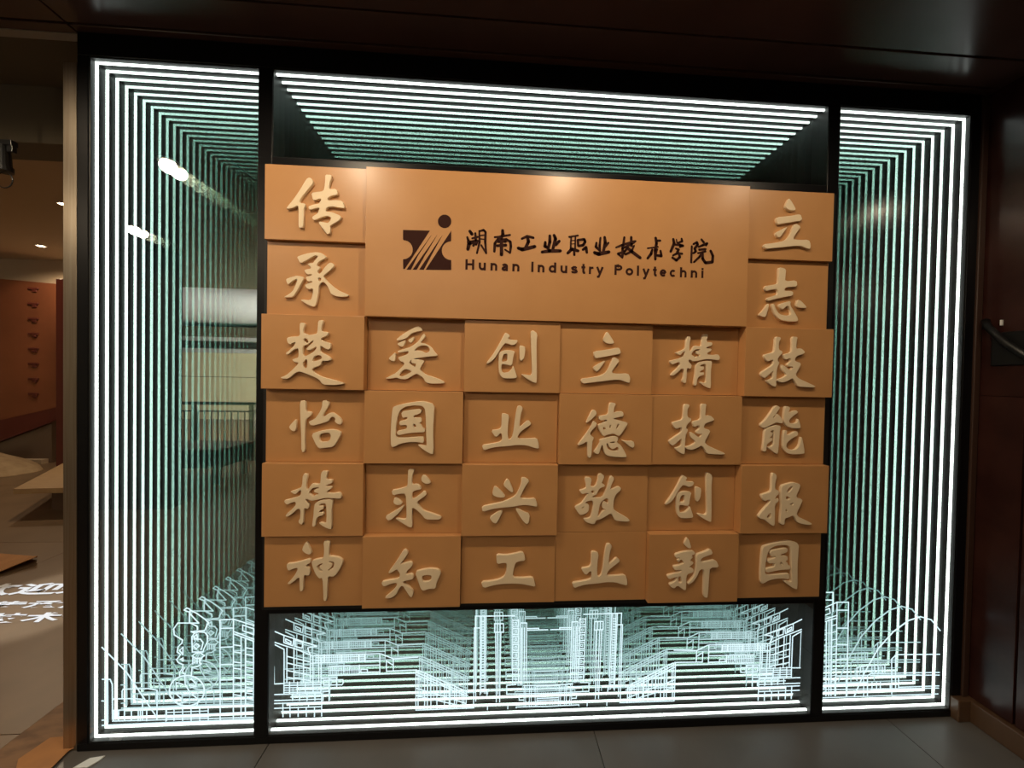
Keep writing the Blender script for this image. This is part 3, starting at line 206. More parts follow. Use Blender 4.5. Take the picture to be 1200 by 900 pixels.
SKYLINE={"c:hall":[[[[664,391],[703,373],[834,325],[798,319],[801,303],[809,291]],4.7],[[[664,346],[710,329],[746,317],[805,291]],4.7],[[[664,337],[704,315],[705,180]],4.7],[[[703,373],[703,343],[738,329],[742,359],[703,373]],4.7],[[[710,358],[731,347],[731,337],[710,348],[710,358]],4.7],[[[748,353],[748,326],[775,318],[778,340],[748,353]],4.7],[[[665,337],[667,175]],2.2],[[[715,321],[716,180]],4.7],[[[743,316],[744,179]],4.7],[[[781,303],[782,178]],4.7],[[[808,291],[809,177]],4.7],[[[819,284],[820,176]],4.7],[[[842,284],[843,176]],4.7],[[[851,276],[852,175]],4.7],[[[715,286],[808,260]],4.7],[[[715,259],[808,233]],4.7],[[[715,228],[809,205]],4.7],[[[716,199],[809,183]],4.7],[[[704,176],[852,173]],3.6],[[[704,165],[852,163]],3.6],[[[704,156],[852,154]],3.6],[[[704,146],[852,144]],3.6],[[[704,136],[852,133]],3.6],[[[705,180],[705,133]],4.7],[[[727,179],[727,132]],4.7],[[[758,178],[758,131]],4.7],[[[789,177],[790,130]],4.7],[[[820,176],[821,129]],4.7],[[[852,175],[852,128]],4.7],[[[664,173],[703,174]],4.7],[[[664,129],[739,129],[852,129]],4.7],[[[664,104],[852,104]],4.7],[[[665,92],[852,92]],4.7],[[[665,72],[853,72]],4.7],[[[696,58],[853,58]],4.7],[[[732,117],[852,117]],4.7],[[[855,128],[856,33]],4.7],[[[739,129],[739,102]],4.7],[[[767,128],[767,101]],4.7],[[[797,127],[797,100]],4.7],[[[828,126],[828,99]],4.7],[[[701,90],[702,36]],4.7],[[[729,89],[730,35]],4.7],[[[762,73],[762,35]],4.7],[[[794,72],[795,34]],4.7],[[[827,71],[827,32]],4.7],[[[803,91],[803,73]],4.7],[[[863,182],[939,182],[942,170],[936,161],[863,162],[863,182]],4.7],[[[884,192],[885,97]],4.7],[[[914,191],[915,153]],4.7],[[[856,190],[916,191]],4.7],[[[856,144],[885,145]],4.7],[[[859,134],[885,136]],4.7],[[[861,122],[861,98]],4.7]],"c:colonnade":[[[[807,285],[1088,287],[1089,207]],4.7],[[[1093,286],[1143,264],[1144,214]],4.7],[[[1143,264],[1245,268]],4.7],[[[1120,252],[1143,237]],4.7],[[[1115,257],[1116,212],[1240,214]],4.7],[[[813,255],[1088,257]],4.7],[[[881,238],[1088,239]],4.7],[[[882,202],[1240,201]],4.7],[[[1006,211],[1089,210]],4.7],[[[1012,211],[1012,223],[1038,222],[1039,210]],4.7],[[[1006,241],[1006,209]],4.7],[[[864,289],[864,259]],4.7],[[[932,287],[933,258]],4.7],[[[1003,285],[1003,256]],4.7],[[[1028,285],[1029,255]],4.7],[[[830,288],[830,258]],2.2],[[[836,288],[836,258]],2.2],[[[842,288],[843,258]],2.2],[[[848,288],[849,258]],2.2],[[[855,288],[855,258]],2.2],[[[861,288],[861,258]],2.2],[[[867,288],[868,258]],2.2],[[[873,288],[874,259]],2.2],[[[880,288],[880,259]],2.2],[[[886,288],[886,259]],2.2],[[[892,288],[893,259]],2.2],[[[899,288],[899,259]],2.2],[[[905,288],[905,259]],2.2],[[[911,288],[911,259]],2.2],[[[917,288],[918,259]],2.2],[[[924,288],[924,259]],2.2],[[[930,288],[930,259]],2.2],[[[936,288],[937,259]],2.2],[[[943,288],[943,259]],2.2],[[[949,288],[949,259]],2.2],[[[955,288],[955,259]],2.2],[[[961,288],[962,259]],2.2],[[[968,288],[968,259]],2.2],[[[974,289],[974,259]],2.2],[[[980,289],[981,259]],2.2],[[[987,289],[987,259]],2.2],[[[993,289],[993,259]],2.2],[[[999,289],[1000,259]],2.2],[[[1006,289],[1006,259]],2.2],[[[1012,289],[1012,259]],2.2],[[[1018,289],[1019,259]],2.2],[[[1025,289],[1025,259]],2.2],[[[884,238],[885,207]],2.2],[[[891,238],[891,207]],2.2],[[[897,238],[897,207]],2.2],[[[903,238],[903,206]],2.2],[[[909,237],[910,206]],2.2],[[[916,237],[916,206]],2.2],[[[922,237],[922,206]],2.2],[[[928,237],[929,206]],2.2],[[[935,237],[935,205]],2.2],[[[941,237],[941,205]],2.2],[[[947,236],[947,205]],2.2],[[[953,236],[954,205]],2.2],[[[960,236],[960,205]],2.2],[[[966,236],[966,205]],2.2],[[[972,236],[973,204]],2.2],[[[979,235],[979,204]],2.2],[[[985,235],[985,204]],2.2],[[[991,235],[992,204]],2.2],[[[998,235],[998,204]],2.2],[[[1004,235],[1004,203]],2.2],[[[830,277],[1027,277]],1.8],[[[830,266],[1027,268]],1.8],[[[882,222],[1002,222]],1.8]],"c:glass_hall":[[[[1237,211],[1239,44],[1481,45]],4.7],[[[1237,211],[1250,211],[1457,112]],4.7],[[[1239,204],[1449,105]],4.7],[[[1240,193],[1443,99]],4.7],[[[1241,136],[1360,96],[1446,65]],4.7],[[[1242,104],[1402,62]],4.7],[[[1242,106],[1455,99]],4.7],[[[1211,214],[1239,213]],4.7],[[[1246,208],[1248,51]],4.7],[[[1273,195],[1275,50]],4.7],[[[1284,190],[1286,49]],4.7],[[[1299,183],[1301,49]],4.7],[[[1324,170],[1326,48]],4.7],[[[1356,156],[1357,47]],4.7],[[[1375,146],[1377,46]],4.7],[[[1380,144],[1381,46]],4.7],[[[1398,136],[1399,45]],4.7],[[[1406,131],[1408,45]],4.7],[[[1430,120],[1432,44]],4.7],[[[1438,116],[1439,44]],4.7],[[[1447,112],[1448,43]],4.7],[[[1253,204],[1255,87]],2.2],[[[1311,177],[1312,85]],2.2],[[[1341,163],[1342,84]],2.2],[[[1365,151],[1366,83]],2.2],[[[1389,140],[1389,83]],2.2],[[[1418,125],[1419,82]],2.2]],"c:towers":[[[[1527,435],[1482,436],[1488,73]],4.7],[[[1502,385],[1477,386],[1479,46]],4.7],[[[1500,435],[1506,100]],4.7],[[[1524,435],[1529,105]],4.7],[[[1525,435],[1647,434]],4.7],[[[1506,435],[1510,106]],2.9],[[[1518,435],[1523,105]],2.9],[[[1506,412],[1519,413]],3.6],[[[1506,401],[1519,401]],3.6],[[[1506,389],[1519,390]],3.6],[[[1506,378],[1519,378]],3.6],[[[1506,366],[1520,367]],3.6],[[[1507,355],[1520,355]],3.6],[[[1507,343],[1520,344]],3.6],[[[1507,332],[1520,332]],3.6],[[[1507,320],[1520,321]],3.6],[[[1507,309],[1520,309]],3.6],[[[1508,297],[1521,298]],3.6],[[[1508,286],[1521,286]],3.6],[[[1508,274],[1521,274]],3.6],[[[1508,263],[1521,263]],3.6],[[[1508,251],[1521,251]],3.6],[[[1508,240],[1522,240]],3.6],[[[1509,228],[1522,228]],3.6],[[[1509,217],[1522,217]],3.6],[[[1509,205],[1522,205]],3.6],[[[1509,193],[1522,194]],3.6],[[[1509,182],[1523,182]],3.6],[[[1510,170],[1523,170]],3.6],[[[1510,159],[1523,159]],3.6],[[[1510,147],[1523,147]],3.6],[[[1510,136],[1523,136]],3.6],[[[1510,124],[1524,124]],3.6],[[[1511,112],[1524,113]],3.6],[[[1562,402],[1599,401],[1600,365],[1562,366],[1562,402]],4.7],[[[1574,402],[1574,365]],4.7],[[[1585,402],[1586,365]],4.7],[[[1567,366],[1575,67]],4.7],[[[1576,365],[1581,100]],4.7],[[[1589,365],[1589,66]],4.7],[[[1638,419],[1642,140]],3.2],[[[1662,418],[1666,139]],3.2],[[[1639,414],[1664,414],[1663,389],[1639,389],[1639,414]],4.3],[[[1647,405],[1655,405],[1655,397],[1648,397],[1647,405]],2.5],[[[1639,380],[1665,379],[1664,354],[1639,355],[1639,380]],4.3],[[[1648,371],[1656,371],[1656,363],[1648,363],[1648,371]],2.5],[[[1640,346],[1665,345],[1665,320],[1640,321],[1640,346]],4.3],[[[1649,337],[1656,337],[1656,329],[1649,329],[1649,337]],2.5],[[[1641,312],[1666,311],[1665,286],[1641,287],[1641,312]],4.3],[[[1649,303],[1657,303],[1657,295],[1649,295],[1649,303]],2.5],[[[1641,278],[1666,277],[1666,252],[1641,253],[1641,278]],4.3],[[[1650,269],[1658,269],[1658,260],[1650,261],[1650,269]],2.5],[[[1642,243],[1667,243],[1667,218],[1642,218],[1642,243]],4.3],[[[1651,235],[1658,234],[1658,226],[1651,226],[1651,235]],2.5],[[[1643,209],[1668,208],[1667,183],[1642,184],[1643,209]],4.3],[[[1651,200],[1659,200],[1659,192],[1651,192],[1651,200]],2.5],[[[1643,175],[1668,174],[1668,149],[1643,150],[1643,175]],4.3],[[[1652,166],[1659,166],[1660,158],[1652,158],[1652,166]],2.5],[[[1672,403],[1698,402],[1700,155]],4.7],[[[1672,403],[1675,140]],4.7],[[[1678,381],[1682,140]],4.7],[[[1689,381],[1691,155]],4.7],[[[1698,378],[1750,378],[1751,371]],4.7],[[[1700,371],[1789,371]],4.7]],"c:podium":[[[[1618,98],[1618,137],[1658,139]],4.7],[[[1619,122],[1683,121]],4.7],[[[1620,99],[1795,96]],4.7],[[[1689,133],[1794,132]],4.7],[[[1744,129],[1794,128]],4.7],[[[1689,115],[1794,115]],4.7],[[[1671,88],[1672,71],[1690,71]],4.7],[[[1690,87],[1795,87]],4.7],[[[1751,76],[1795,76]],4.7],[[[1751,67],[1795,67]],4.7],[[[1699,56],[1796,55]],4.7],[[[1660,38],[1660,42],[1796,40]],4.7],[[[1538,35],[1538,53],[1624,53],[1624,36]],4.7],[[[1535,114],[1535,96]],4.7],[[[1692,135],[1693,44]],3.2],[[[1698,135],[1700,44]],3.2],[[[1715,134],[1716,44]],3.2],[[[1722,134],[1724,43]],3.2],[[[1739,133],[1741,43]],3.2],[[[1747,133],[1748,42]],3.2],[[[1702,64],[1703,50]],2.9],[[[1713,64],[1713,49]],2.9],[[[1723,63],[1723,49]],2.9],[[[1733,63],[1734,48]],2.9],[[[1744,63],[1744,48]],2.9],[[[1754,62],[1754,48]],2.9],[[[1764,62],[1765,47]],2.9],[[[1775,61],[1775,47]],2.9],[[[1785,61],[1786,47]],2.9],[[[1756,101],[1757,88]],2.9],[[[1766,100],[1766,88]],2.9],[[[1775,100],[1775,88]],2.9],[[[1784,100],[1784,87]],2.9],[[[1793,99],[1793,87]],2.9]],"l:bridge":[[[[5,342],[96,241],[211,54]],4.7],[[[7,213],[36,212],[44,191],[45,50]],4.7],[[[5,126],[23,125]],4.7],[[[81,133],[81,163],[85,171],[180,170],[213,162],[213,44]],4.7],[[[47,129],[49,133],[129,131],[158,127],[158,46]],4.7],[[[45,86],[363,92]],4.7],[[[6,48],[23,49]],4.7],[[[24,209],[25,40]],10.8],[[[49,87],[49,45]],4.7],[[[68,86],[68,44]],4.7],[[[90,86],[90,43]],4.7],[[[116,85],[116,42]],4.7],[[[142,84],[142,41]],4.7],[[[150,83],[150,41]],4.7],[[[174,83],[174,40]],4.7],[[[249,80],[249,37]],4.7],[[[45,43],[596,38]],4.3],[[[7,27],[596,31]],5.8]],"l:statue":[[[[315,485],[325,493],[337,488],[338,475],[325,480],[315,485]],5.0],[[[338,484],[361,472],[394,447],[409,431],[399,413],[394,400],[342,397],[357,390]],5.0],[[[337,470],[371,431],[291,433],[275,409],[278,385],[310,363],[306,350],[292,336],[289,315],[302,305],[287,284],[294,272],[312,263],[310,249],[299,232],[299,215]],5.0],[[[335,474],[335,432]],5.0],[[[339,432],[365,418],[367,406]],5.0],[[[347,314],[345,376],[355,390],[371,395],[394,393],[406,378],[404,354],[392,327],[388,313],[347,314]],5.0],[[[352,376],[363,386],[367,372],[357,366],[352,376]],5.0],[[[362,366],[378,365],[388,351],[383,330],[380,322]],5.0],[[[352,338],[362,348],[375,338],[362,326],[352,338]],5.0],[[[347,298],[359,308],[378,310],[393,297],[379,287],[359,288],[347,298]],5.0],[[[349,290],[349,265]],5.0],[[[357,289],[357,268]],5.0],[[[365,289],[366,268]],5.0],[[[375,289],[375,268]],5.0],[[[385,292],[375,271]],5.0],[[[311,334],[298,322],[311,304],[311,334]],5.0],[[[302,286],[311,291],[312,278],[302,286]],5.0],[[[344,220],[346,251],[366,254],[382,264],[375,271]],5.0],[[[318,250],[310,238],[312,228],[320,224]],5.0]],"l:wheel":[[[[394,155],[393,144],[390,133],[385,124],[378,115],[370,108],[361,102],[350,98],[339,95],[327,95],[315,96],[304,99],[293,104],[284,111],[276,119],[269,128],[264,138],[261,148],[260,159],[261,170],[264,180],[269,190],[275,198],[284,206],[293,212],[304,216],[315,218],[326,219],[338,218],[349,214],[360,210],[370,203],[378,195],[385,186],[390,176],[393,165],[394,155]],6.1],[[[260,153],[314,141],[363,143],[392,149]],4.7],[[[318,219],[320,183],[340,147],[373,118],[366,95]],4.7],[[[286,163],[287,191],[312,183]],4.7],[[[281,149],[307,124],[278,121]],4.7],[[[281,114],[294,104],[327,114]],4.7],[[[336,179],[363,174],[340,168]],4.7],[[[343,206],[363,181]],4.7]],"l:tower":[[[[456,31],[453,442],[505,444],[595,412]],4.7],[[[505,444],[507,36]],4.7],[[[454,407],[503,408]],4.7],[[[454,330],[504,331]],4.7],[[[454,259],[504,259]],4.7],[[[455,196],[505,196]],4.7],[[[505,394],[595,356]],4.7],[[[505,384],[595,347]],4.7],[[[541,419],[541,396],[586,378],[586,402],[541,419]],4.7],[[[535,372],[537,38]],4.7],[[[552,364],[554,38]],4.7],[[[583,353],[589,36]],4.7],[[[594,462],[597,40]],4.7],[[[506,339],[534,334]],4.7],[[[506,310],[534,305]],4.7],[[[507,269],[535,264]],4.7],[[[507,243],[535,238]],4.7],[[[507,205],[535,199]],4.7],[[[507,176],[535,171]],4.7],[[[507,150],[535,145]],4.7],[[[508,134],[536,129]],4.7],[[[553,326],[582,320]],4.7],[[[553,298],[582,292]],4.7],[[[553,270],[582,264]],4.7],[[[553,245],[582,239]],4.7],[[[554,217],[583,211]],4.7],[[[554,189],[583,183]],4.7],[[[554,164],[583,158]],4.7],[[[554,140],[583,134]],4.7],[[[554,117],[583,111]],4.7],[[[554,94],[584,88]],4.7]],"l:wall_grid":[[[[232,91],[597,91]],4.0],[[[247,91],[247,35]],4.0],[[[247,70],[409,71]],4.0],[[[247,58],[409,59]],4.0],[[[247,48],[409,47]],4.0],[[[278,90],[278,36]],4.0],[[[311,89],[311,35]],4.0],[[[343,88],[344,33]],4.0],[[[376,86],[377,32]],4.0],[[[409,85],[410,31]],4.0],[[[411,58],[597,61]],4.0]],"r:tower":[[[[3032,41],[3017,510],[3070,510],[3073,424]],4.7],[[[3018,476],[3072,475]],4.7],[[[3016,435],[3090,465],[3144,464],[3151,40]],4.7],[[[3090,465],[3097,42]],4.7],[[[3095,429],[3145,428]],4.7],[[[3094,348],[3146,347]],4.7],[[[3095,273],[3147,271]],4.7],[[[3097,207],[3147,206]],4.7],[[[3020,425],[3055,438],[3059,417],[3020,401]],4.7],[[[3017,384],[3092,406]],4.7],[[[3018,374],[3092,394]],4.7],[[[3042,380],[3051,43]],4.7],[[[3055,387],[3064,43]],4.7],[[[3065,390],[3075,43]],4.7],[[[3021,336],[3042,341]],3.6],[[[3022,316],[3042,321]],3.6],[[[3022,292],[3043,297]],3.6],[[[3023,268],[3044,273]],3.6],[[[3024,244],[3045,248]],3.6],[[[3025,220],[3045,224]],3.6],[[[3025,195],[3046,200]],3.6],[[[3026,171],[3047,176]],3.6],[[[3027,147],[3048,152]],3.6],[[[3028,123],[3048,128]],3.6],[[[3029,99],[3049,104]],3.6],[[[3029,75],[3050,80]],3.6],[[[3030,58],[3051,63]],3.6],[[[3068,359],[3092,365]],3.6],[[[3069,328],[3093,334]],3.6],[[[3070,294],[3094,299]],3.6],[[[3071,263],[3095,268]],3.6],[[[3072,228],[3096,234]],3.6],[[[3074,194],[3097,200]],3.6],[[[3075,160],[3098,165]],3.6],[[[3076,132],[3099,138]],3.6],[[[3076,108],[3100,113]],3.6]],"r:arch_bridge":[[[[3187,39],[3227,134],[3293,250],[3363,325],[3435,375],[3493,391],[3546,376],[3591,326]],6.1],[[[3366,40],[3360,200],[3381,220],[3593,216]],4.7],[[[3196,108],[3194,166],[3237,172],[3328,174],[3329,142]],4.7],[[[3249,37],[3246,127],[3260,137],[3596,132]],4.7],[[[3260,128],[3596,120]],4.7],[[[3396,121],[3398,70],[3598,70]],4.7],[[[3016,93],[3247,96]],4.7],[[[3017,71],[3598,60]],4.7],[[[3101,130],[3246,128]],4.7],[[[3266,64],[3358,64],[3357,89],[3313,90]],4.7],[[[3014,34],[3592,33]],4.7],[[[3378,219],[3384,60]],5.0],[[[3049,126],[3051,42]],4.0],[[[3061,126],[3064,42]],4.0],[[[3090,125],[3093,41]],4.0],[[[3144,123],[3147,39]],4.0],[[[3228,120],[3231,36]],4.0],[[[3269,97],[3270,64]],4.7],[[[3291,96],[3292,63]],4.7],[[[3309,96],[3310,62]],4.7],[[[3212,169],[3213,143]],3.6],[[[3223,169],[3223,143]],3.6],[[[3266,168],[3267,141]],3.6],[[[3281,167],[3282,141]],3.6],[[[3299,167],[3300,140]],3.6],[[[3317,166],[3318,140]],3.6],[[[3194,149],[3329,152]],3.6]]}
LEVEL=[[0.108,0,0,0,0,0.104],[0.09,0,0,0,0,0.088],[0.122,0.085,0.112,0.104,0.08,0.12],[0.09,0.114,0.09,0.118,0.112,0.092],[0.112,0.088,0.12,0.09,0.08,0.118],[0.094,0.114,0.095,0.09,0.114,0.092]]

# ================================================================ setting
FZ = -0.035
floor = thing('floor', '', '', (0, 0, 0)); del floor['category']; del floor['label']; structure(floor)
# grey stone slabs in front of the mirror wall, warm stone in the open hall on the left
sub = boxobj('floor_bed', (-9, -12, FZ-0.08), (5.5, 6, FZ-0.012), M_floorjoint, floor)
def slab_grid(xs, ys, m):
    for i in range(len(xs)-1):
        for j in range(len(ys)-1):
            boxobj('floor_slab', (xs[i]+0.002, ys[j]+0.002, FZ-0.012), (xs[i+1]-0.002, ys[j+1]-0.002, FZ), m, floor)
slab_grid([-0.345, 0.67, 1.985, 3.3, 4.6], [-4.2, -2.8, -1.4, 0.06], M_floor)
slab_grid([-8.4, -4.2, -1.9, -0.345], [-4.2, -2.8, -1.4, 0.06], M_hallfloor)
slab_grid([-8.4, -6.0, -4.2, -1.9, -0.345], [0.06, 1.8, 3.4, 4.75], M_hallfloor)
slab_grid([-8.4, -6.0, -4.2, -1.9, 0.67, 3.3, 5.4], [-11.5, -9.0, -6.6, -4.2], M_hallfloor)

# soffit over the mirror wall: three glossy panels with open joints
ceiling = thing('ceiling', '', '', (0, 0, 0)); del ceiling['category']; del ceiling['label']; structure(ceiling)
for x0, x1 in ((-8.0, -3.6), (-3.6, -0.05), (-0.05, 3.70)):
    for y0, y1 in ((-4.2, -2.66), (-2.66, -1.42), (-1.42, -0.183), (-0.177, -0.052), (-0.046, 0.27)):
        if x1 < 0 and y0 > -0.05: y1 = 0.02
        boxobj('soffit_panel', (x0+0.003, y0, SOFFIT_Z + (0.0 if y0 < -0.1 else (-0.002 if y0 > -0.05 else 0.0))), (x1-0.003, y1-0.001, SOFFIT_Z+0.05), M_soffit, ceiling, bev=0.002)
boxobj('soffit_back', (-8.0, -4.2, SOFFIT_Z+0.052), (3.68, 0.27, SOFFIT_Z+0.08), M_joint, ceiling)
structure(boxobj('trim_1', (-0.5, -0.012, SOFFIT_Z-0.006), (3.64, 0.02, SOFFIT_Z+0.004), M_rim))       # thin lip where soffit meets frame
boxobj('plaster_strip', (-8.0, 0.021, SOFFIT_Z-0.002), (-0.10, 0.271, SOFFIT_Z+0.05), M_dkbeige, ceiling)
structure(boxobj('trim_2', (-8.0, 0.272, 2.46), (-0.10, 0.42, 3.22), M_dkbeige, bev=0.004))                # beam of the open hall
hc = thing('ceiling_hall', '', ''); del hc['category']; del hc['label']; structure(hc)
boxobj('ceiling_board', (-8.4, 0.42, 3.2), (-0.1, 4.9, 3.3), M_beige, hc)
# wall behind the display, side walls, hall walls
structure(boxobj('wall_front', (-0.045, 0.16, FZ), (3.69, 0.24, 3.2), M_dark))
wr = thing('wall_right', '', ''); del wr['category']; del wr['label']; structure(wr)
boxobj('wall_core', (3.70, -4.2, FZ), (3.80, 0.24, 2.715), M_joint, wr)
ys = [-4.2, -3.36, -2.56, -1.76, -0.96, -0.162, 0.16]
for i in range(len(ys)-1):
    for z0, z1 in ((0.06, 1.40), (1.40, 2.715)):
        boxobj('marble_panel', (3.68, ys[i]+0.004, z0+0.001), (3.70, ys[i+1]-0.004, z1-0.001), M_marble, wr, bev=0.001)
structure(boxobj('trim_3', (3.645, -0.03, 0.06), (3.672, 0.16, 2.70), mat('brown_corner_trim', (0.05, 0.025, 0.017), 0.4), bev=0.003))
structure(boxobj('baseboard_right', (3.655, -4.2, FZ), (3.70, -0.03, 0.058), M_base, bev=0.004))
structure(boxobj('trim_4', (3.60, -0.05, FZ), (3.70, 0.02, 0.06), M_base, bev=0.004))
structure(boxobj('trim_5', (-0.099, -0.018, FZ), (-0.050, 0.10, 2.60), M_steel, bev=0.002))             # polished jamb left of the frame
# hall behind on the left
wf = thing('wall_far', '', ''); del wf['category']; del wf['label']; structure(wf)
bm = bmesh.new()
pts = [(-8.4, 0.0), (-8.4, 2.93), (-5.28, 2.80), (-5.28, 0.82)]
pts = [(-8.4, -0.9), (-8.4, 3.0), (-5.28, 2.80), (-5.28, 0.80), (-6.16, 0.42)]
pts = [(-8.4, 0.0), (-8.4, 3.0), (-5.28, 2.80), (-5.28, 0.82), (-6.2, 0.58), (-8.4, 0.0)][:5]
f = [bm.verts.new((x, 4.60, z)) for x, z in pts]; b_ = [bm.verts.new((x, 4.66, z)) for x, z in pts]
bm.faces.new(f); bm.faces.new(b_[::-1])
for i in range(len(f)): bm.faces.new((f[i], b_[i], b_[(i+1) % len(f)], f[(i+1) % len(f)]))
link('wall_cladding', finish(bm), M_orange, wf)
boxobj('plinth', (-8.4, 4.64, FZ), (-5.45, 4.70, 1.0), M_plinth, wf)
boxobj('skirting', (-8.4, 4.55, FZ), (-5.50, 4.64, 0.03), M_beige, wf)
boxobj('wall_core', (-8.4, 4.70, FZ), (-0.1, 4.9, 3.2), M_beige, wf)
bm = bmesh.new()
f = [(-8.4, -0.15), (-8.4, 0.10), (-6.2, 0.62), (-5.28, 0.86), (-5.28, 0.66), (-6.2, 0.28)]
A = [bm.verts.new((x, 4.55, z)) for x, z in f]; B = [bm.verts.new((x, 4.599, z)) for x, z in f]
bm.faces.new(A); bm.faces.new(B[::-1])
for i in range(6): bm.faces.new((A[i], B[i], B[(i+1) % 6], A[(i+1) % 6]))
link('sloping_band', finish(bm), M_maroon, wf)
structure(boxobj('door_1', (-4.10, 3.50, FZ), (-3.98, 3.58, 2.62), M_maroon, bev=0.004))
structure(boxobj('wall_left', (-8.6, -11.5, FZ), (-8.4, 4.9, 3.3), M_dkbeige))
structure(boxobj('wall_hall', (-0.10, 0.10, FZ), (-0.045, 4.9, 3.2), M_beige))
# hall behind the camera, seen only in the mirror
structure(boxobj('wall_back', (-1.95, -4.35, FZ), (3.8, -4.2, 3.3), M_dark))
structure(boxobj('wall_pier', (-3.2, -2.75, FZ), (-1.90, -2.60, SOFFIT_Z), M_dark))
far = thing('wall_atrium', '', ''); del far['category']; del far['label']; structure(far)
boxobj('cream_panel', (-8.4, -10.75, -1.2), (5.5, -10.60, 1.32), M_cream, far)
boxobj('cream_panel', (-8.4, -10.75, 1.335), (5.5, -10.60, 2.10), M_cream, far)
boxobj('dark_groove', (-8.4, -10.77, 1.31), (5.5, -10.66, 1.345), M_joint, far)
boxobj('cornice', (-8.4, -10.80, 2.10), (5.5, -10.35, 2.22), M_ceil, far)
boxobj('cornice', (-8.4, -10.80, 2.22), (5.5, -10.0, 2.42), M_dark, far)
boxobj('cornice', (-8.4, -10.80, 2.42), (5.5, -9.7, 2.52), M_ceil, far)
boxobj('cornice', (-8.4, -10.80, 2.52), (5.5, -9.3, 2.78), M_dkbeige, far)
structure(boxobj('ceiling_atrium', (-8.4, -10.8, 2.9), (5.5, -4.35, 3.0), M_ceil))

# unseen area lights added to brighten the far hall
area('atrium_fill', (0.6, -7.4, 1.7), (5.0, 1.4), 1500, (1.0, 0.93, 0.76), (-math.pi/2, 0, -0.6))
area('atrium_ceiling_fill', (-1.5, -8.0, 0.3), (4.0, 2.5), 380, (0.95, 0.97, 1.0), (math.pi, 0, 0))

# ================================================================ downlights
def downlight(x, y, z, label, group, power, angle=125, strength=None):
    t = thing('downlight', label, 'ceiling light', (x, y, z), group)
    bm = bmesh.new(); tube(bm, [(0.05*math.cos(a*math.pi/12), 0.05*math.sin(a*math.pi/12), -0.003) for a in range(24)], 0.006, 6, True)
    link('trim_ring', finish(bm, smooth=True), M_white, t)
    bm = bmesh.new(); cyl(bm, (0, 0, -0.004), 0.033, 0.004)
    link('lamp_disc', finish(bm), M_lamp, t)
    s = spot('downlight_lamp', (0, 0, -0.03), power, WARM, angle, 0.35, 0.04); s.parent = t
    return t
GF = 'downlights in the dark soffit in front of the display'
FL = ['small round downlight in the dark soffit over the steel jamb, left of the display', 'small round downlight in the dark soffit over the left upright of the display', 'small round downlight in the dark soffit over the middle of the display',
      'small round downlight in the dark soffit over the right mirror beside the marble wall', 'small round downlight in the rear soffit row behind the viewer, nearer the display', 'small round downlight in the rear soffit row, farthest left of all in the soffit']
for (x, y), lab_ in zip(FRONT_LIGHTS, FL):
    downlight(x, y, SOFFIT_Z, lab_, GF, 33 if 0 < x < 3 else (12 if x > 0 else 27), 172)
downlight(HALL_LIGHTS[0][0], HALL_LIGHTS[0][1], 3.2, 'glowing round downlight in hall ceiling, the higher and nearer one', 'downlights in the hall ceiling', 80, 165)
downlight(HALL_LIGHTS[1][0], HALL_LIGHTS[1][1], 3.2, 'glowing round downlight in hall ceiling, the lower and farther one', 'downlights in the hall ceiling', 75, 165)

cp = thing('added_fill_panel', 'wide warm fill light panel added to the soffit behind the viewer', 'ceiling light', (0.85, -3.3, SOFFIT_Z))  # added fill light out of view, brightens the lower tiles
bm = bmesh.new(); box(bm, (-0.82, -0.32, -0.02), (0.82, 0.32, -0.001), 0.003); link('panel_frame', finish(bm), M_white, cp)
bm = bmesh.new(); box(bm, (-0.78, -0.28, -0.024), (0.78, 0.28, -0.0205)); link('diffuser', finish(bm), emit('fill_panel_glow', (1.0, 0.80, 0.58), 12.5), cp)

# ================================================================ display frame
YF, YG, YM = -0.022, -0.0187, 0.0187          # frame front, glass, mirror
W, H = 3.596, 2.62
fr = thing('display_frame', 'black metal frame with two uprights dividing the glowing mirror display', 'frame', (0, 0, 0))
boxobj('top_rail', (-0.045, YF, H+0.006), (3.645, 0.15, 2.712), M_frame, fr, bev=0.002)
boxobj('bottom_rail', (-0.045, YF, FZ), (3.645, 0.15, -0.006), M_frame, fr, bev=0.002)
boxobj('stile', (-0.045, YF, -0.006), (-0.006, 0.15, H+0.006), M_frame, fr, bev=0.002)
boxobj('stile', (W+0.006, YF, -0.006), (3.645, 0.15, H+0.006), M_frame, fr, bev=0.002)
boxobj('mullion', (0.612, YF, -0.006), (0.665, 0.15, H+0.006), M_frame, fr, bev=0.002)
boxobj('mullion', (2.944, YF, -0.006), (2.996, 0.15, H+0.006), M_frame, fr, bev=0.002)
boxobj('board_rail', (0.665, YF, 0.489), (2.944, 0.15, 0.56), M_frame, fr, bev=0.002)
boxobj('board_rail', (0.665, YF, 2.20), (2.944, 0.15, 2.284), M_frame, fr, bev=0.002)

def etched(parent, key, name, mirror=False):
    bm = bmesh.new()
    for pl, wd in SKYLINE[key]:
        pts = [Vector((((3.590*1000 - x) if mirror else x)/1000.0, 0, z/1000.0)) for x, z in pl]
        h = max(wd*0.8, 1.7)/2000.0
        for a, b in zip(pts, pts[1:]):
            d = b-a
            if d.length < 1e-4: continue
            d.normalize(); n = Vector((-d.z, 0, d.x))*h; e = d*h*0.8
            q = [a-e-n, a-e+n, b+e+n, b+e-n]
            F = [bm.verts.new((p.x, YM-0.0008, p.z)) for p in q]; K = [bm.verts.new((p.x, YM-0.0001, p.z)) for p in q]
            bm.faces.new(F)
            for i in range(4): bm.faces.new((F[i], F[(i+1) % 4], K[(i+1) % 4], K[i]))
    me = finish(bm, name)
    # keep only the part inside this light box (safety clip not needed: strokes were drawn inside it)
    return link(name, me, M_etch, parent)
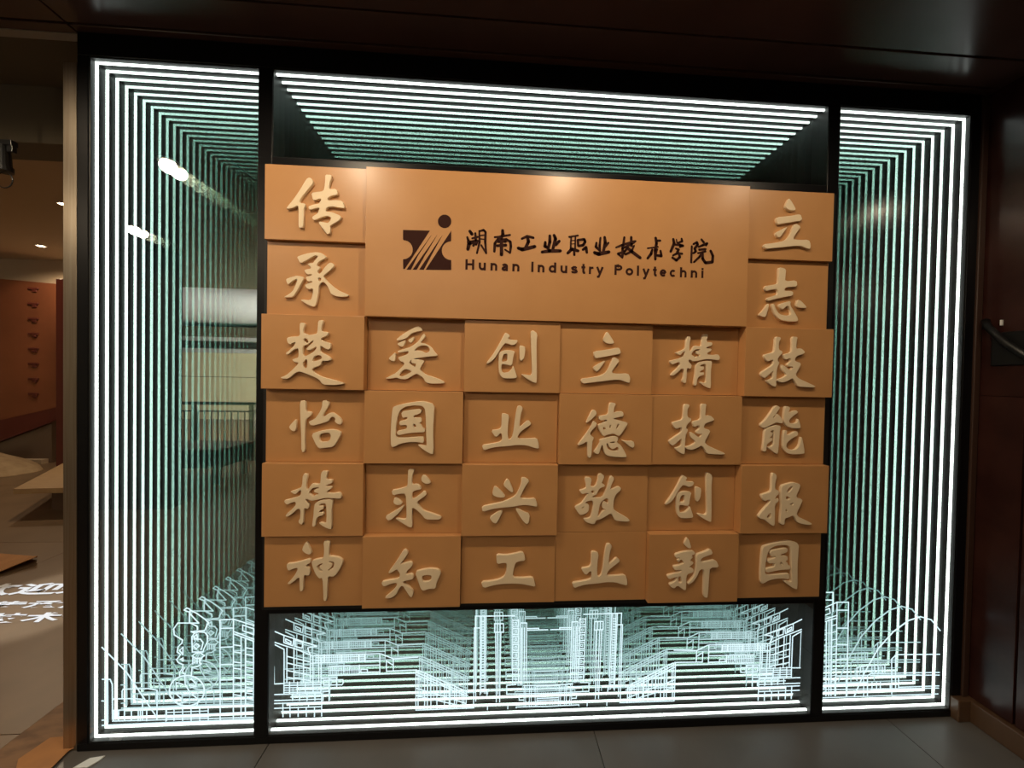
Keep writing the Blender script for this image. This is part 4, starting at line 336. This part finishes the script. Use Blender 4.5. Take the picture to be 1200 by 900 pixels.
def light_box(label, x0, x1, z0, z1, leds):
    t = thing('infinity_mirror', label, 'mirror', (0, 0, 0), 'light boxes with endless LED lines')
    plane('back_mirror', [(x0, YM, z0), (x1, YM, z0), (x1, YM, z1), (x0, YM, z1)], M_mirror, t)
    g = plane('front_glass', [(x0, YG, z0), (x1, YG, z0), (x1, YG, z1), (x0, YG, z1)], M_glass, t)
    bm = bmesh.new()
    for a, b in (((x0-.006, z0-.006), (x1+.006, z0)), ((x0-.006, z1), (x1+.006, z1+.006)), ((x0-.006, z0), (x0, z1)), ((x1, z0), (x1+.006, z1))):
        box(bm, (a[0], YG, a[1]), (b[0], YM, b[1]))
    link('case', finish(bm), M_cavity, t)
    s = 0.0031
    for L in leds:
        if L == 'top': a, b = (x0, -s, z1-2*s), (x1, s, z1)
        if L == 'bottom': a, b = (x0, -s, z0), (x1, s, z0+2*s)
        if L == 'left': a, b = (x0, -s, z0), (x0+2*s, s, z1)
        if L == 'right': a, b = (x1-2*s, -s, z0), (x1, s, z1)
        boxobj('led_strip', a, b, M_led, t)
    return t
lb = light_box('tall left infinity mirror glowing with nested white LED lines and an engraved statue', 0.0, 0.610, 0.0, H, ('left', 'top', 'bottom'))
for k, n in (('l:bridge', 'engraved_bridge'), ('l:statue', 'engraved_statue'), ('l:wheel', 'engraved_wheel'), ('l:tower', 'engraved_tower'), ('l:wall_grid', 'engraved_wall')):
    etched(lb, k, n)
rb = light_box('tall right infinity mirror with nested LED lines and an engraved arch bridge', 2.998, W, 0.0, H, ('right', 'top', 'bottom'))
for k, n in (('r:tower', 'engraved_tower'), ('r:arch_bridge', 'engraved_bridge')):
    etched(rb, k, n)
ub = light_box('wide shallow infinity mirror with green LED lines above the orange board', 0.667, 2.942, 2.286, H, ('top',))
cb = light_box('wide low infinity mirror with an engraved city skyline below the orange board', 0.667, 2.942, 0.0, 0.487, ('bottom',))
for k, n in (('c:hall', 'engraved_hall'), ('c:colonnade', 'engraved_colonnade'), ('c:glass_hall', 'engraved_glass_hall'), ('c:towers', 'engraved_towers'), ('c:podium', 'engraved_podium')):
    etched(cb, k, n); etched(cb, k, n, True)

# ================================================================ orange board with character boxes
TX0, TDX, TZ0, TDZ = 0.69035, 0.36768, 2.20751, 0.27447
board = thing('calligraphy_board', 'orange board of staggered boxes with raised cream Chinese characters and school title', 'sign', (TX0, 0, 0.5606))
boxobj('backing_panel', (0.664, -0.062, 0.530), (2.945, YF-0.001, 2.225), M_backing, board)
def curve_mesh(rings, depth, bev=0.0, smooth=True, scale=1e-4):
    cu = bpy.data.curves.new('c', 'CURVE'); cu.dimensions = '2D'; cu.fill_mode = 'BOTH'; cu.extrude = depth/2
    if bev: cu.bevel_depth = bev; cu.bevel_resolution = 1; cu.offset = -bev
    for ring in rings:
        p = [Vector((x*scale, z*scale)) for x, z in ring]
        if smooth:
            q = []
            for i in range(len(p)):
                a, b, c = p[i-1], p[i], p[(i+1) % len(p)]
                q += [b+(a-b)*0.22, b+(c-b)*0.22]
            p = q
        sp = cu.splines.new('POLY'); sp.points.add(len(p)-1)
        for i, v in enumerate(p): sp.points[i].co = (v.x, v.y, 0, 1)
        sp.use_cyclic_u = True
    o = bpy.data.objects.new('tmp', cu); COL.objects.link(o)
    dg = bpy.context.evaluated_depsgraph_get()
    me = bpy.data.meshes.new_from_object(o.evaluated_get(dg), depsgraph=dg)
    bpy.data.objects.remove(o); bpy.data.curves.remove(cu)
    me.transform(Matrix.Rotation(math.pi/2, 4, 'X')); me.materials.clear()
    return me
def join_meshes(mes, name):
    bm = bmesh.new()
    for m in mes: bm.from_mesh(m)
    me = bpy.data.meshes.new(name); bm.to_mesh(me); bm.free(); return me
GM = {k: join_meshes([curve_mesh(c, 0.010, 0.0012) for c in comps], 'character') for k, comps in GLYPHS.items()}
EN = {1: 'top', 2: 'second', 3: 'third', 4: 'fourth', 5: 'fifth', 6: 'bottom'}
EC = {1: 'leftmost', 2: 'second', 3: 'third', 4: 'fourth', 5: 'fifth', 6: 'rightmost'}
for k, rc, dx, dz in PLACED:
    r, c = rc; p = LEVEL[r-1][c-1]
    x0, x1 = TX0+TDX*(c-1), TX0+TDX*c; z1, z0 = TZ0-TDZ*(r-1), TZ0-TDZ*r
    t = boxobj('tile', (x0+0.0006, -p, z0+0.0006), (x1-0.0006, -0.063, z1-0.0006), M_tile, board, bev=0.0012)
    t['label'] = 'orange box with cream character %s, %s row, %s column' % (k, EN[r], EC[c])
    cx, cz = (x0+x1)/2+dx*1e-4, (z0+z1)/2+dz*1e-4
    o = link('character', GM[k], M_char, t)
    o.location = (cx-(x0+x1)/2, (-p-0.0052)-(-p-0.063)/2, cz-(z0+z1)/2)
# title panel spanning the four middle columns
PB = 0.124
tp = boxobj('title_panel', (TX0+TDX+0.0006, -PB, TZ0-2*TDZ+0.0006), (TX0+5*TDX-0.0006, -0.063, TZ0-0.0006), M_tile, board, bev=0.0012)
tp['label'] = 'wide plain orange panel with dark brown logo and school title'
tc_ = Vector(((TX0+TDX+TX0+5*TDX)/2, (-PB-0.063)/2, (2*TZ0-2*TDZ)/2))
def onpanel(name, me, m, y=0.0):
    me.transform(Matrix.Translation(-tc_ + Vector((0, y, 0))))
    return link(name, me, m, tp)
onpanel('logo', join_meshes([curve_mesh([r], 0.0012, smooth=False) for r in LOGO], 'logo'), M_logo, -PB-0.0004)
for n, strokes in SMALL:
    ms = bmesh.new()
    for i, (pl, wd) in enumerate(strokes):
        P = [Vector((x*1e-4, 0, z*1e-4)) for x, z in pl]; h = 1.5*wd*1e-4/2
        y0 = -PB-0.0008-0.00004*i
        def fan(cn, rad, a0=0, n_=12):
            vs = [ms.verts.new((cn.x+rad*math.cos(2*math.pi*q/n_), y0, cn.z+rad*math.sin(2*math.pi*q/n_))) for q in range(n_)]
            ms.faces.new(vs)
        L = len(P)
        for j in range(L-1):
            a, b = P[j], P[j+1]; d = (b-a)
            if d.length < 1e-6: continue
            nn = Vector((-d.z, 0, d.x)).normalized()
            ha = h*(0.78 if j == 0 else 1.0); hb = h*(0.85 if j == L-2 else 1.0)
            ms.faces.new([ms.verts.new(v) for v in (Vector((a.x, y0, a.z))-nn*ha, Vector((b.x, y0, b.z))-nn*hb, Vector((b.x, y0, b.z))+nn*hb, Vector((a.x, y0, a.z))+nn*ha)])
            if j == 0: fan(a, ha)
            fan(b, hb)
    me = bpy.data.meshes.new('title_character'); ms.to_mesh(me); ms.free()
    onpanel('title_character', me, M_logo)
def text_mesh(body, spacing=1.0, offset=0.0, shear=0.0):
    cu = bpy.data.curves.new('t', 'FONT'); cu.body = body; cu.size = 1.0; cu.space_character = spacing; cu.offset = offset; cu.shear = shear
    o = bpy.data.objects.new('tmp', cu); COL.objects.link(o)
    dg = bpy.context.evaluated_depsgraph_get()
    me = bpy.data.meshes.new_from_object(o.evaluated_get(dg), depsgraph=dg)
    bpy.data.objects.remove(o); bpy.data.curves.remove(cu); me.materials.clear()
    return me
def bounds(me):
    xs = [v.co.x for v in me.vertices]; ys_ = [v.co.y for v in me.vertices]
    return min(xs), max(xs), min(ys_), max(ys_)
LETTERS = [('H', 1.4261, 1.4591), ('u', 1.476, 1.5025), ('n', 1.5198, 1.5454), ('a', 1.5615, 1.5859), ('n', 1.6021, 1.6292), ('I', 1.6742, 1.682), ('n', 1.6982, 1.7243), ('d', 1.7406, 1.769), ('u', 1.7854, 1.8116), ('s', 1.8258, 1.8521), ('t', 1.8659, 1.8811), ('r', 1.895, 1.9125), ('y', 1.9235, 1.9517), ('P', 1.9946, 2.0253), ('o', 2.0381, 2.0682), ('l', 2.0827, 2.0907), ('y', 2.1045, 2.1322), ('t', 2.1457, 2.1609), ('e', 2.1727, 2.1995), ('c', 2.2124, 2.2382), ('h', 2.2533, 2.2799), ('n', 2.2963, 2.3226), ('i', 2.3391, 2.3474)]
def letter_strokes(ch, w, cap=0.039, xh=0.0285, t=0.0084):
    """centre lines of a plain bold sans letter, w wide"""
    a, b2, m = t/2, w-t/2, w/2
    def ell(cx, cz, rx, rz, a0, a1, n=14):
        return [(cx+rx*math.cos(math.radians(a0+(a1-a0)*i/n)), cz+rz*math.sin(math.radians(a0+(a1-a0)*i/n))) for i in range(n+1)]
    X = xh-t/2; r = m-t/2; bowl = ell(m, xh/2, r, xh/2-t/2, 0, 360, 22)
    arch = [(a, X-r)] + ell(m, X-r*0.95, r, r*0.95, 180, 0, 10) + [(b2, 0)]
    return {
     'H': [[(a, 0), (a, cap)], [(b2, 0), (b2, cap)], [(a, cap*0.52), (b2, cap*0.52)]],
     'I': [[(m, 0), (m, cap)]], 'l': [[(m, 0), (m, cap)]], 'i': [[(m, 0), (m, xh)], [(m, cap-t*0.95), (m, cap)]],
     'n': [[(a, 0), (a, xh)], arch], 'h': [[(a, 0), (a, cap)], arch],
     'u': [[(b2, 0), (b2, xh)], [(b2, t/2+r)] + ell(m, t/2+r*0.95, r, r*0.95, 0, -180, 10) + [(a, xh)]],
     'a': [[(a+0.0006, X-0.0045)] + ell(m, X-0.006, r-0.0004, 0.006, 150, 0, 8) + [(b2-0.0004, 0)], [(b2-0.0004, xh*0.56), (m, xh*0.54), (a+0.001, xh*0.40), (a, xh*0.26), (a+0.002, t*0.62), (m-0.001, t/2), (b2-0.001, xh*0.30)]],
     'd': [bowl, [(b2, 0), (b2, cap)]], 'o': [bowl],
     'e': [ell(m, xh/2, r, xh/2-t/2, 0, 318, 22), [(a, xh/2), (b2, xh/2)]],
     'c': [ell(m, xh/2, r, xh/2-t/2, 42, 318, 20)],
     's': [[(b2-0.0005, X-0.004), (m+0.003, X), (m-0.003, X), (a+0.0005, X-0.004), (a+0.002, xh*0.58), (m, xh*0.50), (b2-0.002, xh*0.42), (b2, xh*0.26), (b2-0.003, t/2+0.0008), (m, t/2), (a+0.002, t/2+0.001), (a, t/2+0.005)]],
     't': [[(w*0.52, xh*1.32), (w*0.52, t*0.9), (w*0.66, t/2), (w, t/2)], [(0, xh-t*0.45), (w, xh-t*0.45)]],
     'r': [[(a, 0), (a, xh)], [(a, xh*0.62), (a+0.0035, X-0.001), (w, X+0.0002)]],
     'y': [[(a*0.8, xh), (m, 0.003)], [(w-a*0.8, xh), (m, 0.001), (m-0.004, -0.0085), (a-0.001, -0.0095)]],
     'P': [[(a, 0), (a, cap)], [(a, cap-t/2), (w*0.55, cap-t/2)] + ell(w*0.55, cap*0.72, w*0.45-t/2, cap*0.28-t/2, 90, -90, 10) + [(a, cap*0.44+t/2)]],
    }[ch], t
for ch, xa, xb in LETTERS:
    st, t = letter_strokes(ch, xb-xa)
    ms = bmesh.new()
    for i, pl in enumerate(st):
        # offset ribbon with mitred joints, one flat face per piece
        P = [Vector((p[0], 0, p[1])) for p in pl]; n = len(P)
        closed = (P[0]-P[-1]).length < 1e-5
        if closed: P = P[:-1]; n -= 1
        Lf, Rt = [], []
        for j in range(n):
            d1 = (P[j]-P[j-1]).normalized() if (closed or j > 0) else None
            d2 = (P[(j+1) % n]-P[j]).normalized() if (closed or j < n-1) else None
            d = ((d1 or d2)+(d2 or d1)).normalized(); nn = Vector((-d.z, 0, d.x))
            ref = d2 or d1; k = max(0.6, abs(nn.dot(Vector((-ref.z, 0, ref.x)))))
            Lf.append(P[j]+nn*(t/2/k)); Rt.append(P[j]-nn*(t/2/k))
        for j in range(n if closed else n-1):
            q = (j+1) % n
            y0 = -PB-0.0008-0.00003*i
            ms.faces.new([ms.verts.new((v.x+xa, y0, v.z+1.8425)) for v in (Lf[j], Rt[j], Rt[q], Lf[q])])
    me = bpy.data.meshes.new('letter'); ms.to_mesh(me); ms.free()
    onpanel('letter', me, M_logo)

# ================================================================ objects of the hall on the left
b = thing('bench', 'low bench with a light wooden top on dark blocks in the hall', 'bench', (-3.0, 2.6, FZ))
bm = bmesh.new()
def prism(bm, poly, z0, z1):
    A = [bm.verts.new((x, y, z0)) for x, y in poly]; B = [bm.verts.new((x, y, z1)) for x, y in poly]
    bm.faces.new(A[::-1]); bm.faces.new(B)
    for i in range(len(A)): bm.faces.new((A[i], A[(i+1) % len(A)], B[(i+1) % len(A)], B[i]))
prism(bm, [(-0.10, -0.33), (-1.15, 1.2), (-0.35, 1.7), (1.3, -0.2), (1.3, -0.33)][:4] , 0.255, 0.305)
bmesh.ops.translate(bm, verts=bm.verts, vec=(-0.02, 0.02, 0))
link('bench_top', finish(bm), M_wood, b)
bm = bmesh.new(); prism(bm, [(-0.10, -0.02), (-0.02, 0.55), (0.6, 0.6), (1.2, 0.05), (0.22, -0.05)], 0.0, 0.253)
link('bench_base', finish(bm), M_darkwood, b)
def sheet(name, pts, m, label, cat, z=0.0, th=0.004, group=None):
    bm = bmesh.new()
    c = Vector((sum(p[0] for p in pts)/len(pts), sum(p[1] for p in pts)/len(pts), FZ))
    T_ = [bm.verts.new((p[0]-c.x, p[1]-c.y, (p[2] if len(p) > 2 else 0)+z+th)) for p in pts]
    D_ = [bm.verts.new((p[0]-c.x, p[1]-c.y, (p[2] if len(p) > 2 else 0)+z)) for p in pts]
    bm.faces.new(T_); bm.faces.new(D_[::-1])
    for i in range(len(pts)): bm.faces.new((D_[i], D_[(i+1) % len(pts)], T_[(i+1) % len(pts)], T_[i]))
    o = link(name, finish(bm), m); o.location = c; return tag(o, label, cat, group)
sheet('cardboard_sheet', [(-2.6, 1.62), (-1.98, 1.50), (-1.88, 1.42, 0.05), (-1.98, 1.20), (-2.35, 1.10)], M_card, 'orange cardboard sheet lying with one raised corner above the floor lettering', 'cardboard', z=0.012)
sheet('kraft_board', [(-0.342, 0.20), (-0.342, -0.16), (-0.10, -0.16), (-0.10, 0.06), (-0.12, 0.20)], M_kraft, 'mottled brown board on the floor beside the steel jamb', 'board', z=0.0, th=0.003)
sheet('cardboard_scrap', [(-0.20, 0.03), (-0.10, 0.035), (-0.03, 0.00, 0.012), (-0.07, -0.025), (-0.06, -0.10), (-0.15, -0.12), (-0.22, -0.05)], M_card, 'torn orange cardboard scrap at the foot of the steel jamb', 'cardboard', z=0.008, th=0.002)
sheet('paper_scrap', [(0.035, -0.052), (0.082, -0.045), (0.078, -0.062), (0.06, -0.085), (0.01, -0.085)], M_white, 'small folded white paper scrap on the floor by the frame corner', 'paper', z=0.001, th=0.004)
# lump of cloth by the far wall
bm = bmesh.new(); bmesh.ops.create_icosphere(bm, subdivisions=4, radius=0.5)
for v in bm.verts:
    n = math.sin(v.co.x*9)*math.cos(v.co.y*11+1)*0.05 + math.sin(v.co.z*13+v.co.x*7)*0.03
    v.co = Vector((v.co.x*(1.3+n), v.co.y*(0.8+n), max(0.0, v.co.z+0.05)*(0.55+n)*(1.0 if v.co.x < 0 else max(0.25, 1-v.co.x*1.4))))
o = link('cloth_heap', finish(bm, smooth=True), M_cloth); o.location = (-5.65, 4.0, FZ); tag(o, 'crumpled beige cloth heap on the hall floor near the far wall', 'cloth')
# column of dark characters fixed on the orange wall
wt = thing('wall_lettering', 'vertical column of eight small dark fittings on the orange hall wall', 'sign', (-5.66, 4.598, 1.04))
for i in range(8):
    bm = bmesh.new(); z = i*0.236+0.02
    box(bm, (-0.075, -0.02, z-0.012), (0.075, 0.0, z+0.022), 0.006)
    box(bm, (-0.015, -0.02, z-0.05), (0.05, 0.0, z-0.012), 0.006)
    link('fitting', finish(bm), M_maroon, wt)
# projected light lettering, painted as pale flat letters under a plain spot
ft = thing('floor_lettering', 'three rows of slanted Chinese characters of projected light painted white on the hall floor', 'sign', (-1.35, 0.95, FZ))
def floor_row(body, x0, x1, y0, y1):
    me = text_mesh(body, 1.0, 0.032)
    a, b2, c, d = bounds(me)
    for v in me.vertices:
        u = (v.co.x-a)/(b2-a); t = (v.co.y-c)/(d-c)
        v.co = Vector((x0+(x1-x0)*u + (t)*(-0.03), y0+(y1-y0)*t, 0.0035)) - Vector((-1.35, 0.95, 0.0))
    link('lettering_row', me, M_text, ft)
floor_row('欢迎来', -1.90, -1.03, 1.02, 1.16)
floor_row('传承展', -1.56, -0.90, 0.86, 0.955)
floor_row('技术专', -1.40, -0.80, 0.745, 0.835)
spot('lettering_projector', (-1.5, 0.5, 2.4), 200, (0.86, 0.93, 1.0), 22, 0.5, 0.02, aim=(-1.3, 0.93, FZ))
# track spotlight with a cable loop at the left edge
ts = thing('track_spotlight', 'black spotlight with a hanging cable loop at the left edge', 'spotlight', (-0.462, 0.10, 2.30))
bm = bmesh.new(); cyl(bm, (0, 0, 0.0), 0.028, 0.085, 'Z', 20, 0.024); cyl(bm, (0, 0, -0.05), 0.032, 0.02, 'Z', 20)
link('lamp_head', finish(bm), M_black, ts)
bm = bmesh.new(); box(bm, (-0.05, -0.012, 0.04), (0.05, 0.012, 0.062), 0.002); box(bm, (0.028, -0.008, 0.015), (0.05, 0.008, 0.045), 0.002)
link('bracket', finish(bm), M_black, ts)
bm = bmesh.new(); tube(bm, [(-0.045, 0, 0.05), (-0.045, 0, 0.42)], 0.006)
link('hanging_rod', finish(bm), M_black, ts)
bm = bmesh.new(); tube(bm, [(0.012+0.030*math.cos(a*math.pi/14), 0.0, -0.095+0.032*math.sin(a*math.pi/14)) for a in range(28)], 0.0022, 6, True)
link('cable_loop', finish(bm, smooth=True), M_black, ts)

# ================================================================ dark shape on the right wall
hd = thing('dark_wall_shape', 'black diagonal shape with a tiny white marker on the dark marble wall', 'bracket', (3.68, -0.12, 1.65))  # unidentified dark shape, modelled as a bent bar on a plate
bm = bmesh.new(); tube(bm, [(-0.008, 0.08, 0.075), (-0.03, 0.06, 0.05), (-0.035, 0.0, -0.03), (-0.03, -0.06, -0.09), (-0.008, -0.10, -0.12)], 0.014, 10)
link('grip', finish(bm, smooth=True), M_black, hd)
bm = bmesh.new(); box(bm, (-0.010, -0.16, -0.12), (0.0, 0.06, 0.02), 0.004)
link('back_plate', finish(bm), M_black, hd)
bm = bmesh.new(); box(bm, (-0.015, 0.026, 0.048), (-0.006, 0.032, 0.072), 0.001)
link('white_marker', finish(bm), M_white, hd)

# ================================================================ furniture reflected in the left mirror
rl = thing('balcony_railing', 'metal balcony railing reflected in the left mirror', 'railing', (-5.2, -4.9, FZ))
bm = bmesh.new(); box(bm, (-3.0, -0.03, 0.94), (2.75, 0.03, 0.99), 0.004); link('handrail', finish(bm), M_rail, rl)
bm = bmesh.new(); box(bm, (-3.0, -0.02, 0.06), (2.75, 0.02, 0.09)); link('bottom_rail', finish(bm), M_rail, rl)
post = None
for i in range(7):
    if post is None:
        bm = bmesh.new(); box(bm, (-0.04, -0.03, 0), (0.04, 0.03, 0.94), 0.003); pm = finish(bm)
    o = link('post', pm, M_rail, rl); o.location = (-2.9+i*0.93, 0, 0); post = o
bm = bmesh.new(); box(bm, (-0.009, -0.009, 0.09), (0.009, 0.009, 0.82)); bmm = finish(bm)
bm = bmesh.new(); box(bm, (-3.0, -0.012, 0.82), (2.75, 0.012, 0.845)); link('upper_rail', finish(bm), M_rail, rl)
for i in range(52):
    o = link('baluster', bmm, M_rail, rl); o.location = (-2.95+i*0.108, 0, 0)
dk = thing('long_table', 'dark covered table standing before the railing, seen in the left mirror', 'table', (-3.0, -3.8, FZ))
bm = bmesh.new(); box(bm, (-1.0, -0.35, 0.70), (1.0, 0.35, 0.76), 0.006); link('table_top', finish(bm), M_darkwood, dk)
bm = bmesh.new(); box(bm, (-0.96, -0.32, 0.35), (0.96, 0.32, 0.70), 0.01); link('cloth_skirt', finish(bm), mat('grey_cover', (0.09, 0.08, 0.07), 0.9), dk)
for sx in (-0.9, 0.9):
    for sy in (-0.27, 0.27):
        bm = bmesh.new(); box(bm, (sx-0.03, sy-0.03, 0), (sx+0.03, sy+0.03, 0.35)); link('leg', finish(bm), M_darkwood, dk)
dk.scale = (1.0, 1.0, 0.62)
